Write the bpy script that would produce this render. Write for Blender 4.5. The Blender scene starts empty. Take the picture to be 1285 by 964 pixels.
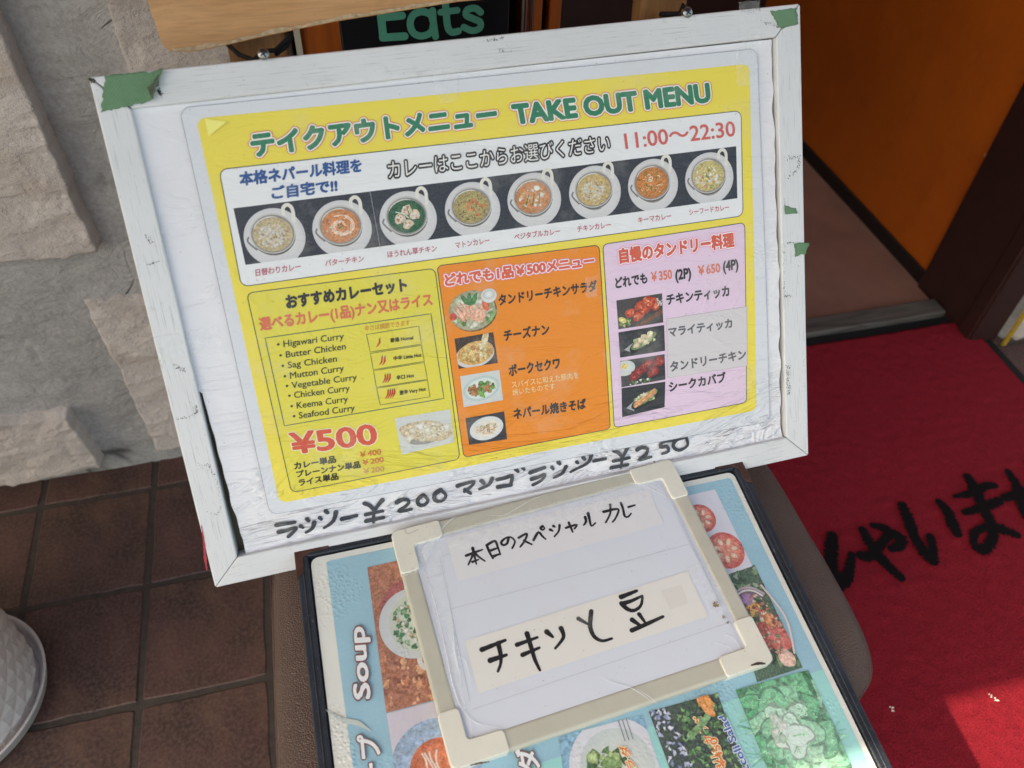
import bpy, bmesh, math, random
from mathutils import Vector, Matrix, noise
from mathutils.geometry import tessellate_polygon
sc = bpy.context.scene
COL = sc.collection
PI = math.pi

# ------------------------------------------------------------------ camera
cam = bpy.data.cameras.new('camera')
cam.sensor_width = 36.0; cam.lens = 28.02; cam.clip_start = 0.02; cam.clip_end = 500
camo = bpy.data.objects.new('camera', cam); COL.objects.link(camo)
camo.matrix_world = Matrix(((0.970288, 0.154379, -0.186301, 0), (-0.239892, 0.714106, -0.657651, 0),
                            (0.031511, 0.682803, 0.729923, 1.27), (0, 0, 0, 1)))
sc.camera = camo
cam.dof.use_dof = True; cam.dof.focus_distance = 0.93; cam.dof.aperture_fstop = 5.0
# ------------------------------------------------------------------ light
SUND = Vector((0.39, 0.138, -0.46)).normalized()
wd = bpy.data.worlds.new('World'); sc.world = wd; wd.use_nodes = True
nt = wd.node_tree
sky = nt.nodes.new('ShaderNodeTexSky'); sky.sky_type = 'NISHITA'; sky.sun_disc = False
sky.sun_elevation = math.radians(48.0); sky.sun_rotation = math.atan2(-SUND.x, -SUND.y)
sky.air_density = 1.0; sky.dust_density = 2.5; sky.ozone_density = 1.0
bg = nt.nodes['Background']; bg.inputs[1].default_value = 0.15
sc.view_settings.use_white_balance = True; sc.view_settings.white_balance_temperature = 8200; sc.view_settings.white_balance_tint = 2
nt.links.new(sky.outputs[0], bg.inputs[0])
sl = bpy.data.lights.new('sun', 'SUN'); sl.energy = 2.4; sl.angle = math.radians(0.5); sl.color = (1, 0.95, 0.87)
so = bpy.data.objects.new('sun', sl); COL.objects.link(so)
so.rotation_euler = SUND.to_track_quat('-Z', 'Y').to_euler(); so.location = (-3, -1, 5)
sc.view_settings.view_transform = 'Standard'; sc.view_settings.look = 'None'
sc.view_settings.exposure = 1.42; sc.view_settings.gamma = 1.0

# ------------------------------------------------------------------ helpers
def lin(c):
    return tuple(((x/255)/12.92 if x <= 10 else (((x/255)+0.055)/1.055)**2.4) for x in c)
def L4(c): return lin(c)+(1.0,)
def prop(o, label=None, cat=None, group=None, kind=None):
    if label: o['label'] = label
    if cat: o['category'] = cat
    if group: o['group'] = group
    if kind: o['kind'] = kind
    return o
def empty(name, mw):
    o = bpy.data.objects.new(name, None); COL.objects.link(o); o.empty_display_size = 0.05
    o.matrix_world = mw if isinstance(mw, Matrix) else Matrix.Translation(Vector(mw))
    return o
def child(name, mesh, parent=None):
    o = bpy.data.objects.new(name, mesh); COL.objects.link(o)
    if parent: o.parent = parent
    return o
class MB:
    def __init__(s): s.v = []; s.f = []; s.c = []; s.m = []
    def add(s, vs, fs, col=(1, 1, 1), mi=0, cols=None):
        b = len(s.v); s.v += [tuple(p) for p in vs]
        s.c += (cols if cols else [col]*len(vs))
        for f in fs: s.f.append(tuple(b+i for i in f)); s.m.append(mi)
    def build(s, name, mats, parent=None, smooth=False, bevel=0, seg=2):
        me = bpy.data.meshes.new(name); me.from_pydata(s.v, [], s.f)
        at = me.color_attributes.new('Col', 'FLOAT_COLOR', 'POINT')
        at.data.foreach_set('color', [x for c in s.c for x in (c[0], c[1], c[2], 1.0)])
        for m in (mats if isinstance(mats, (list, tuple)) else [mats]): me.materials.append(m)
        me.polygons.foreach_set('material_index', s.m)
        if smooth: me.polygons.foreach_set('use_smooth', [True]*len(me.polygons))
        me.update()
        o = child(name, me, parent)
        if bevel:
            md = o.modifiers.new('bevel', 'BEVEL'); md.width = bevel; md.segments = seg; md.limit_method = 'ANGLE'
        return o
    def box(s, x0, x1, y0, y1, z0, z1, mi=0, col=(1, 1, 1)):
        vs = [(x, y, z) for z in (z0, z1) for y in (y0, y1) for x in (x0, x1)]
        s.add(vs, [(0, 2, 3, 1), (4, 5, 7, 6), (0, 1, 5, 4), (2, 6, 7, 3), (0, 4, 6, 2), (1, 3, 7, 5)], col, mi); return s
    def prism(s, poly, z0, z1, mi=0, col=(1, 1, 1)):   # poly ccw in xy
        n = len(poly); vs = [(p[0], p[1], z0) for p in poly]+[(p[0], p[1], z1) for p in poly]
        fs = [tuple(reversed(range(n))), tuple(range(n, 2*n))]+[(i, (i+1) % n, n+(i+1) % n, n+i) for i in range(n)]
        s.add(vs, fs, col, mi); return s
    def tube(s, pts, r, n=8, mi=0, col=(1, 1, 1)):
        pts = [Vector(p) for p in pts]; vs = []; k = len(pts)
        rr = r if isinstance(r, (list, tuple)) else [r]*k
        for i, p in enumerate(pts):
            d = (pts[min(i+1, k-1)]-pts[max(i-1, 0)]).normalized()
            a = d.orthogonal().normalized() if i == 0 else (a-d*a.dot(d)).normalized()
            b = d.cross(a)
            vs += [p+(a*math.cos(2*PI*j/n)+b*math.sin(2*PI*j/n))*rr[i] for j in range(n)]
        fs = [(i*n+j, i*n+(j+1) % n, (i+1)*n+(j+1) % n, (i+1)*n+j) for i in range(k-1) for j in range(n)]
        fs += [tuple(reversed(range(n))), tuple((k-1)*n+j for j in range(n))]
        s.add(vs, fs, col, mi); return s
    def lathe(s, prof, n=48, mi=0, c=(0, 0, 0)):
        vs = [(c[0]+r*math.cos(2*PI*j/n), c[1]+r*math.sin(2*PI*j/n), c[2]+z) for r, z in prof for j in range(n)]
        fs = [(i*n+j, i*n+(j+1) % n, (i+1)*n+(j+1) % n, (i+1)*n+j) for i in range(len(prof)-1) for j in range(n)]
        s.add(vs, fs, (1, 1, 1), mi); return s

# ------------------------------------------------------------------ materials
class NT:
    def __init__(s, name, rough=0.6, spec=0.5, col=(0.5, 0.5, 0.5)):
        s.m = bpy.data.materials.new(name); s.m.use_nodes = True; s.t = s.m.node_tree
        s.b = s.t.nodes['Principled BSDF']; s.b.inputs['Roughness'].default_value = rough
        s.b.inputs['Specular IOR Level'].default_value = spec; s.b.inputs['Base Color'].default_value = tuple(col[:3])+(1,)
        s.co = s.t.nodes.new('ShaderNodeTexCoord')
    def n(s, ty, **kw):
        nd = s.t.nodes.new(ty)
        for k, v in kw.items():
            if hasattr(nd, k): setattr(nd, k, v)
            else: nd.inputs[k.replace('_', ' ')].default_value = v
        return nd
    def l(s, a, b): s.t.links.new(a, b)
    def map(s, sc=(1, 1, 1), src='Object', rot=(0, 0, 0)):
        m = s.n('ShaderNodeMapping'); m.inputs['Scale'].default_value = sc; m.inputs['Rotation'].default_value = rot
        s.l(s.co.outputs[src], m.inputs[0]); return m.outputs[0]
    def noise(s, scale, det=4, rough=0.55, sc=(1, 1, 1), src='Object', dist=0.0):
        nd = s.n('ShaderNodeTexNoise'); nd.inputs['Scale'].default_value = scale; nd.inputs['Detail'].default_value = det
        nd.inputs['Roughness'].default_value = rough; nd.inputs['Distortion'].default_value = dist
        s.l(s.map(sc, src), nd.inputs['Vector']); return nd.outputs[0]
    def voro(s, scale, feature='F1', sc=(1, 1, 1), src='Object'):
        nd = s.n('ShaderNodeTexVoronoi'); nd.feature = feature; nd.inputs['Scale'].default_value = scale
        s.l(s.map(sc, src), nd.inputs['Vector']); return nd.outputs['Distance']
    def ramp(s, fac, stops):
        r = s.n('ShaderNodeValToRGB'); e = r.color_ramp.elements
        while len(e) < len(stops): e.new(0.5)
        for i, (p, c) in enumerate(stops):
            e[i].position = p; e[i].color = (c, c, c, 1) if not isinstance(c, (tuple, list)) else tuple(c[:3])+(1,)
        s.l(fac, r.inputs[0]); return r.outputs[0]
    def mix(s, fac, a, b, mode='MIX'):
        m = s.n('ShaderNodeMix'); m.data_type = 'RGBA'; m.blend_type = mode
        for i, x in ((0, fac), (6, a), (7, b)):
            if hasattr(x, 'is_linked') or hasattr(x, 'links'): s.l(x, m.inputs[i])
            elif i == 0: m.inputs[0].default_value = x
            else: m.inputs[i].default_value = tuple(x[:3])+(1,)
        return m.outputs[2]
    def math(s, op, a, b=0.0):
        m = s.n('ShaderNodeMath'); m.operation = op
        for i, x in ((0, a), (1, b)):
            if hasattr(x, 'links'): s.l(x, m.inputs[i])
            else: m.inputs[i].default_value = x
        return m.outputs[0]
    def col(s, x): s.l(x, s.b.inputs['Base Color'])
    def rough(s, x): s.l(x, s.b.inputs['Roughness'])
    def bump(s, hgt, dist, strength=1.0, prev=None):
        b = s.n('ShaderNodeBump'); b.inputs['Strength'].default_value = strength; b.inputs['Distance'].default_value = dist
        s.l(hgt, b.inputs['Height'])
        if prev: s.l(prev, b.inputs['Normal'])
        s.l(b.outputs[0], s.b.inputs['Normal']); return b.outputs[0]

def m_mortar():
    t = NT('mortar', 0.9, 0.25)
    a = t.noise(3.5, 6, 0.6); c = t.ramp(a, [(0.3, lin((154, 149, 148))), (0.7, lin((188, 183, 181)))])
    s2 = t.noise(160, 3, 0.6); c = t.mix(t.ramp(s2, [(0.35, 0.0), (0.75, 0.55)]), c, lin((126, 122, 120)))
    n9 = t.noise(2.6, 2, 0.5, dist=0.9); d9 = t.math('ABSOLUTE', t.math('SUBTRACT', n9, 0.5))
    crack = t.ramp(d9, [(0.0, 1.0), (0.010, 0.0)]); k = t.ramp(t.noise(4.2, 2), [(0.5, 0.0), (0.62, 0.8)])
    crack = t.math('MULTIPLY', crack, k); c = t.mix(crack, c, lin((66, 61, 57)))
    t.col(c); b = t.bump(s2, 0.0012, 0.7); b = t.bump(t.noise(20, 6, 0.7, (1, 1, 1.8), dist=0.7), 0.010, 0.8, b); t.bump(t.math('SUBTRACT', 1.0, crack), 0.006, 0.9, b); return t.m
def m_stone():
    t = NT('split_stone', 0.85, 0.3)
    a = t.noise(5, 6, 0.6); c = t.ramp(a, [(0.25, lin((172, 161, 158))), (0.5, lin((203, 191, 187))), (0.75, lin((222, 210, 205)))])
    c = t.mix(t.ramp(t.noise(11, 3, 0.5), [(0.58, 0.0), (0.76, 0.4)]), c, lin((178, 144, 124)))
    n2 = t.noise(130, 4, 0.65); c = t.mix(t.ramp(n2, [(0.3, 0.0), (0.7, 0.4)]), c, lin((196, 184, 172)))
    t.col(c); b = t.bump(n2, 0.003, 0.9); b = t.bump(t.noise(60, 6, 0.7, (1, 1, 1.7)), 0.007, 0.8, b); t.bump(t.noise(15, 6, 0.65, (1, 1, 2.0)), 0.010, 0.6, b); return t.m
def m_tile():
    t = NT('terracotta_tile', 0.55, 0.35)
    inf = t.n('ShaderNodeObjectInfo')
    c = t.ramp(inf.outputs['Random'], [(0.0, lin((84, 55, 54))), (0.5, lin((98, 66, 64))), (1.0, lin((88, 62, 58)))])
    c = t.mix(t.ramp(t.noise(7, 6, 0.7, dist=0.6), [(0.38, 0.0), (0.62, 0.85)]), c, lin((60, 46, 43)))
    c = t.mix(t.ramp(t.noise(170, 3, 0.6), [(0.42, 0.0), (0.66, 0.6)]), c, lin((112, 88, 80)))
    c = t.mix(t.ramp(t.noise(4.0, 6, 0.75, dist=1), [(0.48, 0.0), (0.66, 0.6)]), c, lin((120, 92, 74)))
    c = t.mix(t.ramp(t.noise(300, 2, 0.6), [(0.66, 0.0), (0.72, 0.5)]), c, lin((34, 26, 24)))
    t.col(c); t.rough(t.ramp(t.noise(9, 4), [(0.3, 0.42), (0.7, 0.7)])); t.bump(t.noise(120, 4, 0.6), 0.0012, 0.6); return t.m
def m_plain(name, rgb, rough=0.7, spec=0.4, var=0.25, nsc=30, bump=0.0008, metal=0.0):
    t = NT(name, rough, spec); c1 = lin(rgb); c0 = tuple(x*(1-var) for x in c1)
    t.col(t.ramp(t.noise(nsc, 5, 0.6), [(0.3, c0), (0.7, c1)])); t.bump(t.noise(nsc*6, 3, 0.6), bump, 0.5)
    t.b.inputs['Metallic'].default_value = metal; return t.m
def m_orange():
    t = NT('orange_plaster', 0.5, 0.4)
    c = t.ramp(t.noise(2.2, 5, 0.6), [(0.3, lin((170, 78, 20))), (0.7, lin((192, 94, 26)))])
    c = t.mix(t.ramp(t.noise(14, 6, 0.7), [(0.5, 0.0), (0.8, 0.35)]), c, lin((120, 52, 16)))
    c = t.mix(t.ramp(t.voro(9), [(0.035, 0.6), (0.05, 0.0)]), c, lin((210, 160, 130)))
    t.col(c); t.bump(t.noise(60, 5, 0.6), 0.002, 0.5); return t.m
def m_wood(name, dark, light, rough=0.4, axis=0, wear=0.25):
    t = NT(name, rough, 0.45); s1 = [4, 40, 40]; s1[0], s1[axis] = s1[axis], s1[0]
    g = t.noise(1.0, 6, 0.62, tuple(s1), dist=0.8); c = t.ramp(g, [(0.3, lin(dark)), (0.7, lin(light))])
    s2 = [8, 500, 500]; s2[0], s2[axis] = s2[axis], s2[0]
    f = t.noise(1.0, 3, 0.6, tuple(s2)); c = t.mix(t.ramp(f, [(0.45, 0.0), (0.75, 0.45)]), c, lin(tuple(x*0.75 for x in dark)))
    w = t.ramp(t.noise(9, 6, 0.7), [(0.6, 0.0), (0.75, wear)]); c = t.mix(w, c, lin((90, 60, 38)))
    t.col(c); t.rough(t.ramp(t.noise(12, 4), [(0.3, rough-0.08), (0.7, rough+0.15)])); t.bump(f, 0.0004, 0.5); return t.m
def m_frame(axis):
    t = NT('whitewashed_wood', 0.5, 0.4); s2 = [22, 700, 700]; s2[0], s2[axis] = s2[axis], s2[0]
    f = t.noise(1.0, 4, 0.65, tuple(s2))
    c = t.ramp(t.noise(5, 4), [(0.3, lin((209, 209, 213))), (0.7, lin((221, 221, 225)))])
    c = t.mix(t.ramp(f, [(0.56, 0.0), (0.68, 0.6)]), c, lin((158, 164, 160)))
    d = t.ramp(t.noise(26, 6, 0.75), [(0.62, 0.0), (0.72, 0.35)]); c = t.mix(d, c, lin((150, 146, 138)))
    c = t.mix(t.ramp(t.noise(420, 2, 0.5), [(0.70, 0.0), (0.76, 0.5)]), c, lin((120, 116, 108)))
    t.col(c); t.bump(f, 0.0005, 0.5); return t.m
def paper_bump(t, k=1.0):
    # creases shared by the poster and everything printed on it (same object coordinates)
    m = t.n('ShaderNodeSeparateXYZ'); t.l(t.co.outputs['Object'], m.inputs[0])
    low = t.ramp(t.math('MULTIPLY', m.outputs[1], 2.2), [(0.10, 1.0), (0.3, 0.26), (1.0, 0.12)])
    a = t.noise(1.0, 5, 0.55, (5, 17, 5), dist=1.2)
    b = t.noise(1.0, 3, 0.5, (45, 90, 45), dist=0.5)
    cr = t.ramp(t.math('ABSOLUTE', t.math('SUBTRACT', t.noise(1.0, 4, 0.6, (6, 17, 6), dist=1.5), 0.5)), [(0.0, 1.0), (0.05, 0.0)])
    h1 = t.math('MULTIPLY', a, low)
    n1 = t.bump(h1, 0.020*k, 0.6); n2 = t.bump(t.math('MULTIPLY', b, low), 0.005*k, 0.4, n1)
    n3 = t.bump(t.math('MULTIPLY', cr, low), 0.0035*k, 0.5, n2)
    t.bump(t.noise(700, 2), 0.0002, 0.3, n3)
def photo_grain(t, c, k):
    # tonal detail of the printed photographs, strongest in the coloured food
    base = c; sp = t.n('ShaderNodeSeparateColor'); sp.mode = 'HSV'; t.l(c, sp.inputs[0]); fac = t.ramp(sp.outputs[1], [(0.16, 0.08), (0.42, 1.0)])
    a = t.ramp(t.noise(210*k, 5, 0.75, dist=0.6), [(0.3, 0.42), (0.5, 0.95), (0.72, 1.5)]); c = t.mix(1.0, c, a, 'MULTIPLY')
    b = t.ramp(t.noise(520*k, 3, 0.7), [(0.6, 0.0), (0.72, 0.38)]); c = t.mix(b, c, (0.80, 0.78, 0.72))
    c = t.mix(t.ramp(t.noise(90*k, 4, 0.7), [(0.55, 0.0), (0.75, 0.25)]), c, (0.55, 0.42, 0.28)); return t.mix(fac, base, c)
def m_print(name, rough=0.42, bumpk=1.0, fade=0.035, photo=False):
    t = NT(name, rough, 0.3)
    at = t.n('ShaderNodeVertexColor'); at.layer_name = 'Col'
    c = t.mix(t.ramp(t.noise(900, 3, 0.7), [(0.4, fade*0.4), (0.75, fade*2.2)]), at.outputs[0], (0.75, 0.75, 0.76))
    if photo: c = photo_grain(t, c, 1.7)
    c = t.mix(t.ramp(t.noise(14, 6, 0.7), [(0.52, 0.0), (0.72, 0.22)]), c, (0.62, 0.6, 0.58))
    c = t.mix(t.ramp(t.noise(300, 2, 0.5), [(0.735, 0.0), (0.76, 0.45)]), c, (0.16, 0.14, 0.12))
    t.col(c); t.rough(t.ramp(t.noise(7, 4), [(0.3, rough-0.1), (0.7, rough+0.12)]))
    paper_bump(t, bumpk); return t.m
def m_menu(name='menu_laminate_print', photo=False):
    t = NT(name, 0.3, 0.5)
    at = t.n('ShaderNodeVertexColor'); at.layer_name = 'Col'
    c = t.mix(t.ramp(t.noise(500, 3, 0.7), [(0.4, 0.04), (0.75, 0.22)]), at.outputs[0], (0.72, 0.75, 0.76))
    if photo: c = photo_grain(t, c, 1.0)
    t.col(c)
    k = t.ramp(t.noise(9.0, 2, 0.5), [(0.49, 0.0), (0.56, 1.0)])
    v = t.math('MULTIPLY', t.ramp(t.voro(260), [(0.0, 1.0), (0.6, 0.0)]), k)
    n1 = t.bump(v, 0.0009, 0.7); t.bump(t.noise(1.0, 3, 0.5, (14, 22, 14)), 0.006, 0.4, n1); return t.m
def m_leather():
    t = NT('brown_leatherette', 0.42, 0.5)
    c = t.ramp(t.noise(6, 5), [(0.3, lin((80, 60, 54))), (0.7, lin((98, 76, 68)))])
    c = t.mix(t.ramp(t.noise(40, 6, 0.8, dist=2), [(0.66, 0.0), (0.72, 0.35)]), c, lin((130, 110, 100)))
    t.col(c); v = t.voro(420, 'DISTANCE_TO_EDGE'); n1 = t.bump(t.ramp(v, [(0.0, 0.0), (0.25, 1.0)]), 0.0008, 0.75)
    t.bump(t.noise(14, 4), 0.006, 0.4, n1); return t.m
def m_cover():
    t = NT('navy_leatherette', 0.45, 0.5)
    c = t.ramp(t.noise(30, 5), [(0.3, lin((30, 34, 42))), (0.7, lin((46, 52, 64)))])
    c = t.mix(t.ramp(t.noise(330, 3, 0.7), [(0.62, 0.0), (0.7, 0.5)]), c, lin((120, 124, 130)))
    t.col(c); t.bump(t.noise(500, 2), 0.0006, 0.8); return t.m
def m_pile(name, rgb):
    t = NT(name, 0.95, 0.1)
    n = t.noise(420, 3, 0.7); big = t.noise(4, 5, 0.65, (1, 2.2, 1))
    c1 = lin(rgb); c0 = tuple(x*0.45 for x in c1)
    c = t.ramp(n, [(0.34, c0), (0.6, c1)]); c = t.mix(t.ramp(big, [(0.35, 0.0), (0.7, 0.32)]), c, tuple(x*0.6 for x in c1))
    t.b.inputs['Sheen Weight'].default_value = 0.25; t.b.inputs['Sheen Roughness'].default_value = 0.5
    t.b.inputs['Sheen Tint'].default_value = tuple(c1)+(1,)
    t.col(c); n1 = t.bump(n, 0.004, 1.0); t.bump(t.noise(36, 4), 0.006, 0.35, n1); return t.m
def m_tape():
    t = NT('clear_tape', 0.12, 0.6, (0.93, 0.95, 0.95))
    t.b.inputs['Alpha'].default_value = 0.16; t.l(t.ramp(t.noise(60, 5, 0.7), [(0.35, 0.05), (0.75, 0.26)]), t.b.inputs['Alpha'])
    t.bump(t.noise(1.0, 4, 0.6, (90, 50, 50), dist=1.5), 0.002, 0.4); return t.m
def m_green_tape():
    t = NT('green_cloth_tape', 0.55, 0.4)
    w = t.n('ShaderNodeTexChecker'); w.inputs['Scale'].default_value = 620; t.l(t.map(), w.inputs['Vector'])
    c = t.mix(w.outputs[1], lin((104, 146, 112)), lin((116, 158, 122)))
    c = t.mix(t.ramp(t.noise(60, 5, 0.7), [(0.5, 0.0), (0.8, 0.5)]), c, lin((84, 120, 84)))
    t.col(c); wv = t.n('ShaderNodeTexWave'); wv.inputs['Scale'].default_value = 420; t.l(t.map(), wv.inputs['Vector'])
    n1 = t.bump(wv.outputs[1], 0.0008, 0.7); t.bump(t.noise(40, 4), 0.004, 0.5, n1); return t.m
def m_white_plastic(name, rgb, rough=0.38):
    t = NT(name, rough, 0.5); c1 = lin(rgb)
    c = t.mix(t.ramp(t.noise(18, 6, 0.7), [(0.45, 0.0), (0.8, 0.45)]), c1, tuple(x*0.72 for x in c1))
    c = t.mix(t.ramp(t.noise(260, 3, 0.6), [(0.68, 0.0), (0.74, 0.5)]), c, lin((120, 112, 98)))
    t.col(c); t.bump(t.noise(50, 4), 0.0015, 0.25); return t.m
M = dict(mortar=m_mortar(), stone=m_stone(), tile=m_tile(), grout=m_plain('grout', (86, 77, 72), 0.9, 0.2, 0.3, 60, 0.002),
         pave=m_plain('asphalt', (98, 96, 94), 0.9, 0.2, 0.3, 40, 0.002), inner=m_plain('pink_floor', (150, 108, 92), 0.55, 0.35, 0.3, 7, 0.001),
         orange=m_orange(), door=m_plain('dark_brown_paint', (52, 26, 24), 0.5, 0.4, 0.35, 20, 0.001),
         skirt=m_plain('black_skirting', (30, 24, 24), 0.5, 0.4, 0.4, 30, 0.001),
         thr=m_wood('worn_threshold', (58, 52, 48), (112, 104, 98), 0.6, 0), wood=m_wood('varnished_beech', (170, 116, 66), (204, 152, 98), 0.34, 0, 0.4),
         woodv=m_wood('varnished_beech_post', (128, 84, 50), (170, 122, 78), 0.38, 2), oak=m_wood('orange_jamb', (150, 72, 24), (196, 104, 40), 0.45, 2),
         fx=m_frame(0), fy=m_frame(1), print=m_print('poster_print'), hand=m_print('marker_ink', 0.5, 1.0, 0.02),
         paper=m_print('crumpled_white_paper', 0.6, 1.6, 0.03), board=m_print('label_print', 0.4, 0.015, 0.02), menu=m_menu(), mphoto=m_menu('menu_photo_print', True), pphoto=m_print('poster_photo_print', photo=True),
         leather=m_leather(), cover=m_cover(), red=m_pile('red_mat_pile', (158, 36, 50)), blk=m_pile('black_mat_pile', (26, 18, 22)),
         rubber=m_plain('mat_rubber', (22, 22, 24), 0.7, 0.3, 0.2, 60, 0.001), tape=m_tape(), gtape=m_green_tape(), gfold=m_plain('dirty_tape_back', (92, 98, 84), 0.8, 0.2, 0.4, 90, 0.001),
         rim=m_white_plastic('greyed_plastic_rim', (194, 191, 178)), corner=m_white_plastic('cream_plastic_corner', (228, 225, 214)),
         sheet=m_white_plastic('white_board_face', (210, 214, 228), 0.3), steel=m_plain('steel', (150, 150, 150), 0.28, 0.5, 0.2, 40, 0.0002, 1.0),
         cordm=m_plain('black_elastic', (22, 22, 22), 0.8, 0.3, 0.2, 200, 0.0005), pot=m_white_plastic('white_glazed_pot', (214, 206, 204), 0.3),
         bronze=m_plain('worn_metal_corner', (104, 72, 64), 0.45, 0.5, 0.45, 90, 0.0006, 0.5), edge=m_plain('dirty_page_edge', (226, 224, 216), 0.5, 0.4, 0.12, 60, 0.0006),
         canvas=m_plain('awning_canvas', (150, 60, 45), 0.8, 0.2, 0.1, 12, 0.001), worn=m_plain('bare_splintered_wood', (214, 184, 150), 0.85, 0.2, 0.5, 160, 0.002), black=m_plain('black_sign_board', (22, 26, 34), 0.45, 0.4, 0.2, 20, 0.0004),
         teal=m_plain('teal_letters', (96, 188, 166), 0.5, 0.4, 0.1, 60, 0.0004), yellow=m_plain('worn_yellow_tape', (176, 138, 46), 0.6, 0.3, 0.4, 60, 0.001),
         back=m_plain('hardboard_back', (96, 92, 74), 0.8, 0.2, 0.2, 40, 0.001))

# ------------------------------------------------------------------ the setting
def grid_obj(name, nx, ny, fn, mat, parent=None, smooth=True):
    mb = MB(); vs = [fn(i/nx, j/ny) for j in range(ny+1) for i in range(nx+1)]
    fs = [(j*(nx+1)+i, j*(nx+1)+i+1, (j+1)*(nx+1)+i+1, (j+1)*(nx+1)+i) for j in range(ny) for i in range(nx)]
    mb.add(vs, fs); return mb.build(name, mat, parent, smooth)
mb = MB(); mb.add([(-60, -60, -0.02), (60, -60, -0.02), (60, 60, -0.02), (-60, 60, -0.02)], [(0, 1, 2, 3)])
prop(mb.build('ground', M['pave']), kind='structure')
# tiled floor before the shop, each tile a piece
fl = prop(MB().box(-2.0, 2.2, -0.9, 1.16, -0.1, -0.0026).build('tiled_floor', M['grout']), kind='structure')
random.seed(4)
tmesh = None
XL = [-0.411+0.2*k for k in range(-7, 13)]; YL = [1.024-0.2115*k for k in range(-1, 9)]
tms = []
for k in range(4):
    mb = MB(); n = 6; rnd = random.Random(k)
    per = []
    w, d = 0.0945, 0.1
    for sx, sy, ex, ey in ((-w, -d, w, -d), (w, -d, w, d), (w, d, -w, d), (-w, d, -w, -d)):
        for i in range(n):
            t = i/n; j = 0.0014
            per.append((sx+(ex-sx)*t+rnd.uniform(-j, j), sy+(ey-sy)*t+rnd.uniform(-j, j)))
    mb.prism(per, -0.01, 0.0)
    o = mb.build('tile', M['tile'], fl, bevel=0.0018, seg=1); tms.append(o)
first = True; q = 0
for xi in range(len(XL)-1):
    for yi in range(len(YL)-1):
        cx, cy = XL[xi]+0.1, YL[yi]-0.1057
        if cx > 0.9 and cy < 0.9: continue
        if q < 4: o = tms[q]
        else: o = tms[random.randrange(4)].copy(); COL.objects.link(o)
        o.parent = fl; q += 1
        o.location = (cx, min(cy, 1.2), random.uniform(-0.001, 0.0008)); o.rotation_euler = (random.uniform(-.003, .003), random.uniform(-.003, .003), random.uniform(-.006, .006)+(PI if random.random() < .5 else 0))

# stone facade left of the entrance
def wallh(x, z, k=1.8):
    p = Vector((x*3.2, z*4.2, 1.7))
    r = noise.fractal(p, 0.9, 2.0, 5)
    rdg = 1-abs(noise.noise(Vector((x*5+r*0.7, z*9+r, 8.1))))*2
    g = max(0, rdg-0.93)/0.07
    return k*(0.007*r-0.008*g*max(0, noise.noise(Vector((x*4, z*4, 3)))+0.15))
def facade(name, x0, x1, yf, z1, label, res):
    root = empty(name, (0.5*(x0+x1), yf+0.1, 0)); prop(root, label, 'wall')
    ox, oy = 0.5*(x0+x1), yf+0.1
    nx, nz = int((x1-x0)/res), int(z1/res)
    def fn(u, v):
        x, z = x0+(x1-x0)*u, z1*v
        y = yf-wallh(x, z)
        if u in (0.0, 1.0) or v == 1.0: y = yf+0.06
        if v == 0.0: z = -0.01
        return (x-ox, y-oy, z)
    grid_obj('mortar', nx, nz, fn, M['mortar'], root)
    MB().box(x0-ox+.002, x1-ox-.002, 0.0, 0.15, 0, z1).build('wall_core', M['mortar'], root)
    return root, ox, oy
def stone(root, ox, oy, yf, quad, seed, proud=0.03, res=0.006):
    # quad: bottom left, bottom right, top right, top left in (x, z) metres
    a, b, c, d = [Vector(p) for p in quad]
    W = (b-a).length; H = (d-a).length; nx = max(8, int(W/res)); nz = max(6, int(H/res))
    def fn(u, v):
        p = (a*(1-u)+b*u)*(1-v)+(d*(1-u)+c*u)*v
        eu, ev = min(u, 1-u)*W, min(v, 1-v)*H; e = min(eu, ev)
        jx = noise.noise(Vector((p.x*14, p.y*14, seed)))*0.003+noise.noise(Vector((p.x*60, p.y*60, seed)))*0.0035
        jz = noise.noise(Vector((p.x*14, p.y*14, seed+9)))*0.005+noise.noise(Vector((p.x*60, p.y*60, seed+9)))*0.004
        r = noise.fractal(Vector((p.x*9, p.y*13, seed*2.1)), 0.8, 2.1, 6)
        rg = noise.ridged_multi_fractal(Vector((p.x*11+r*.4, p.y*20, seed)), 0.9, 2.2, 4, 1.0, 2.0)
        k = min(1, e/0.0042)
        hh = -0.02 if e < 1e-6 else proud*(0.55+0.45*k**0.5)+(0.002*r+0.0045*(rg-1.2))*min(1, e/0.004)
        return (p.x+jx-ox, yf-hh-oy, p.y+jz)
    grid_obj('stone', nx, nz, fn, M['stone'], root)
YF = 1.085
r1, ox, oy = facade('stone_wall', -1.7, -0.012, YF, 2.4, 'grey mortar wall with rough split stones left of the menu board', 0.0065)
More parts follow.
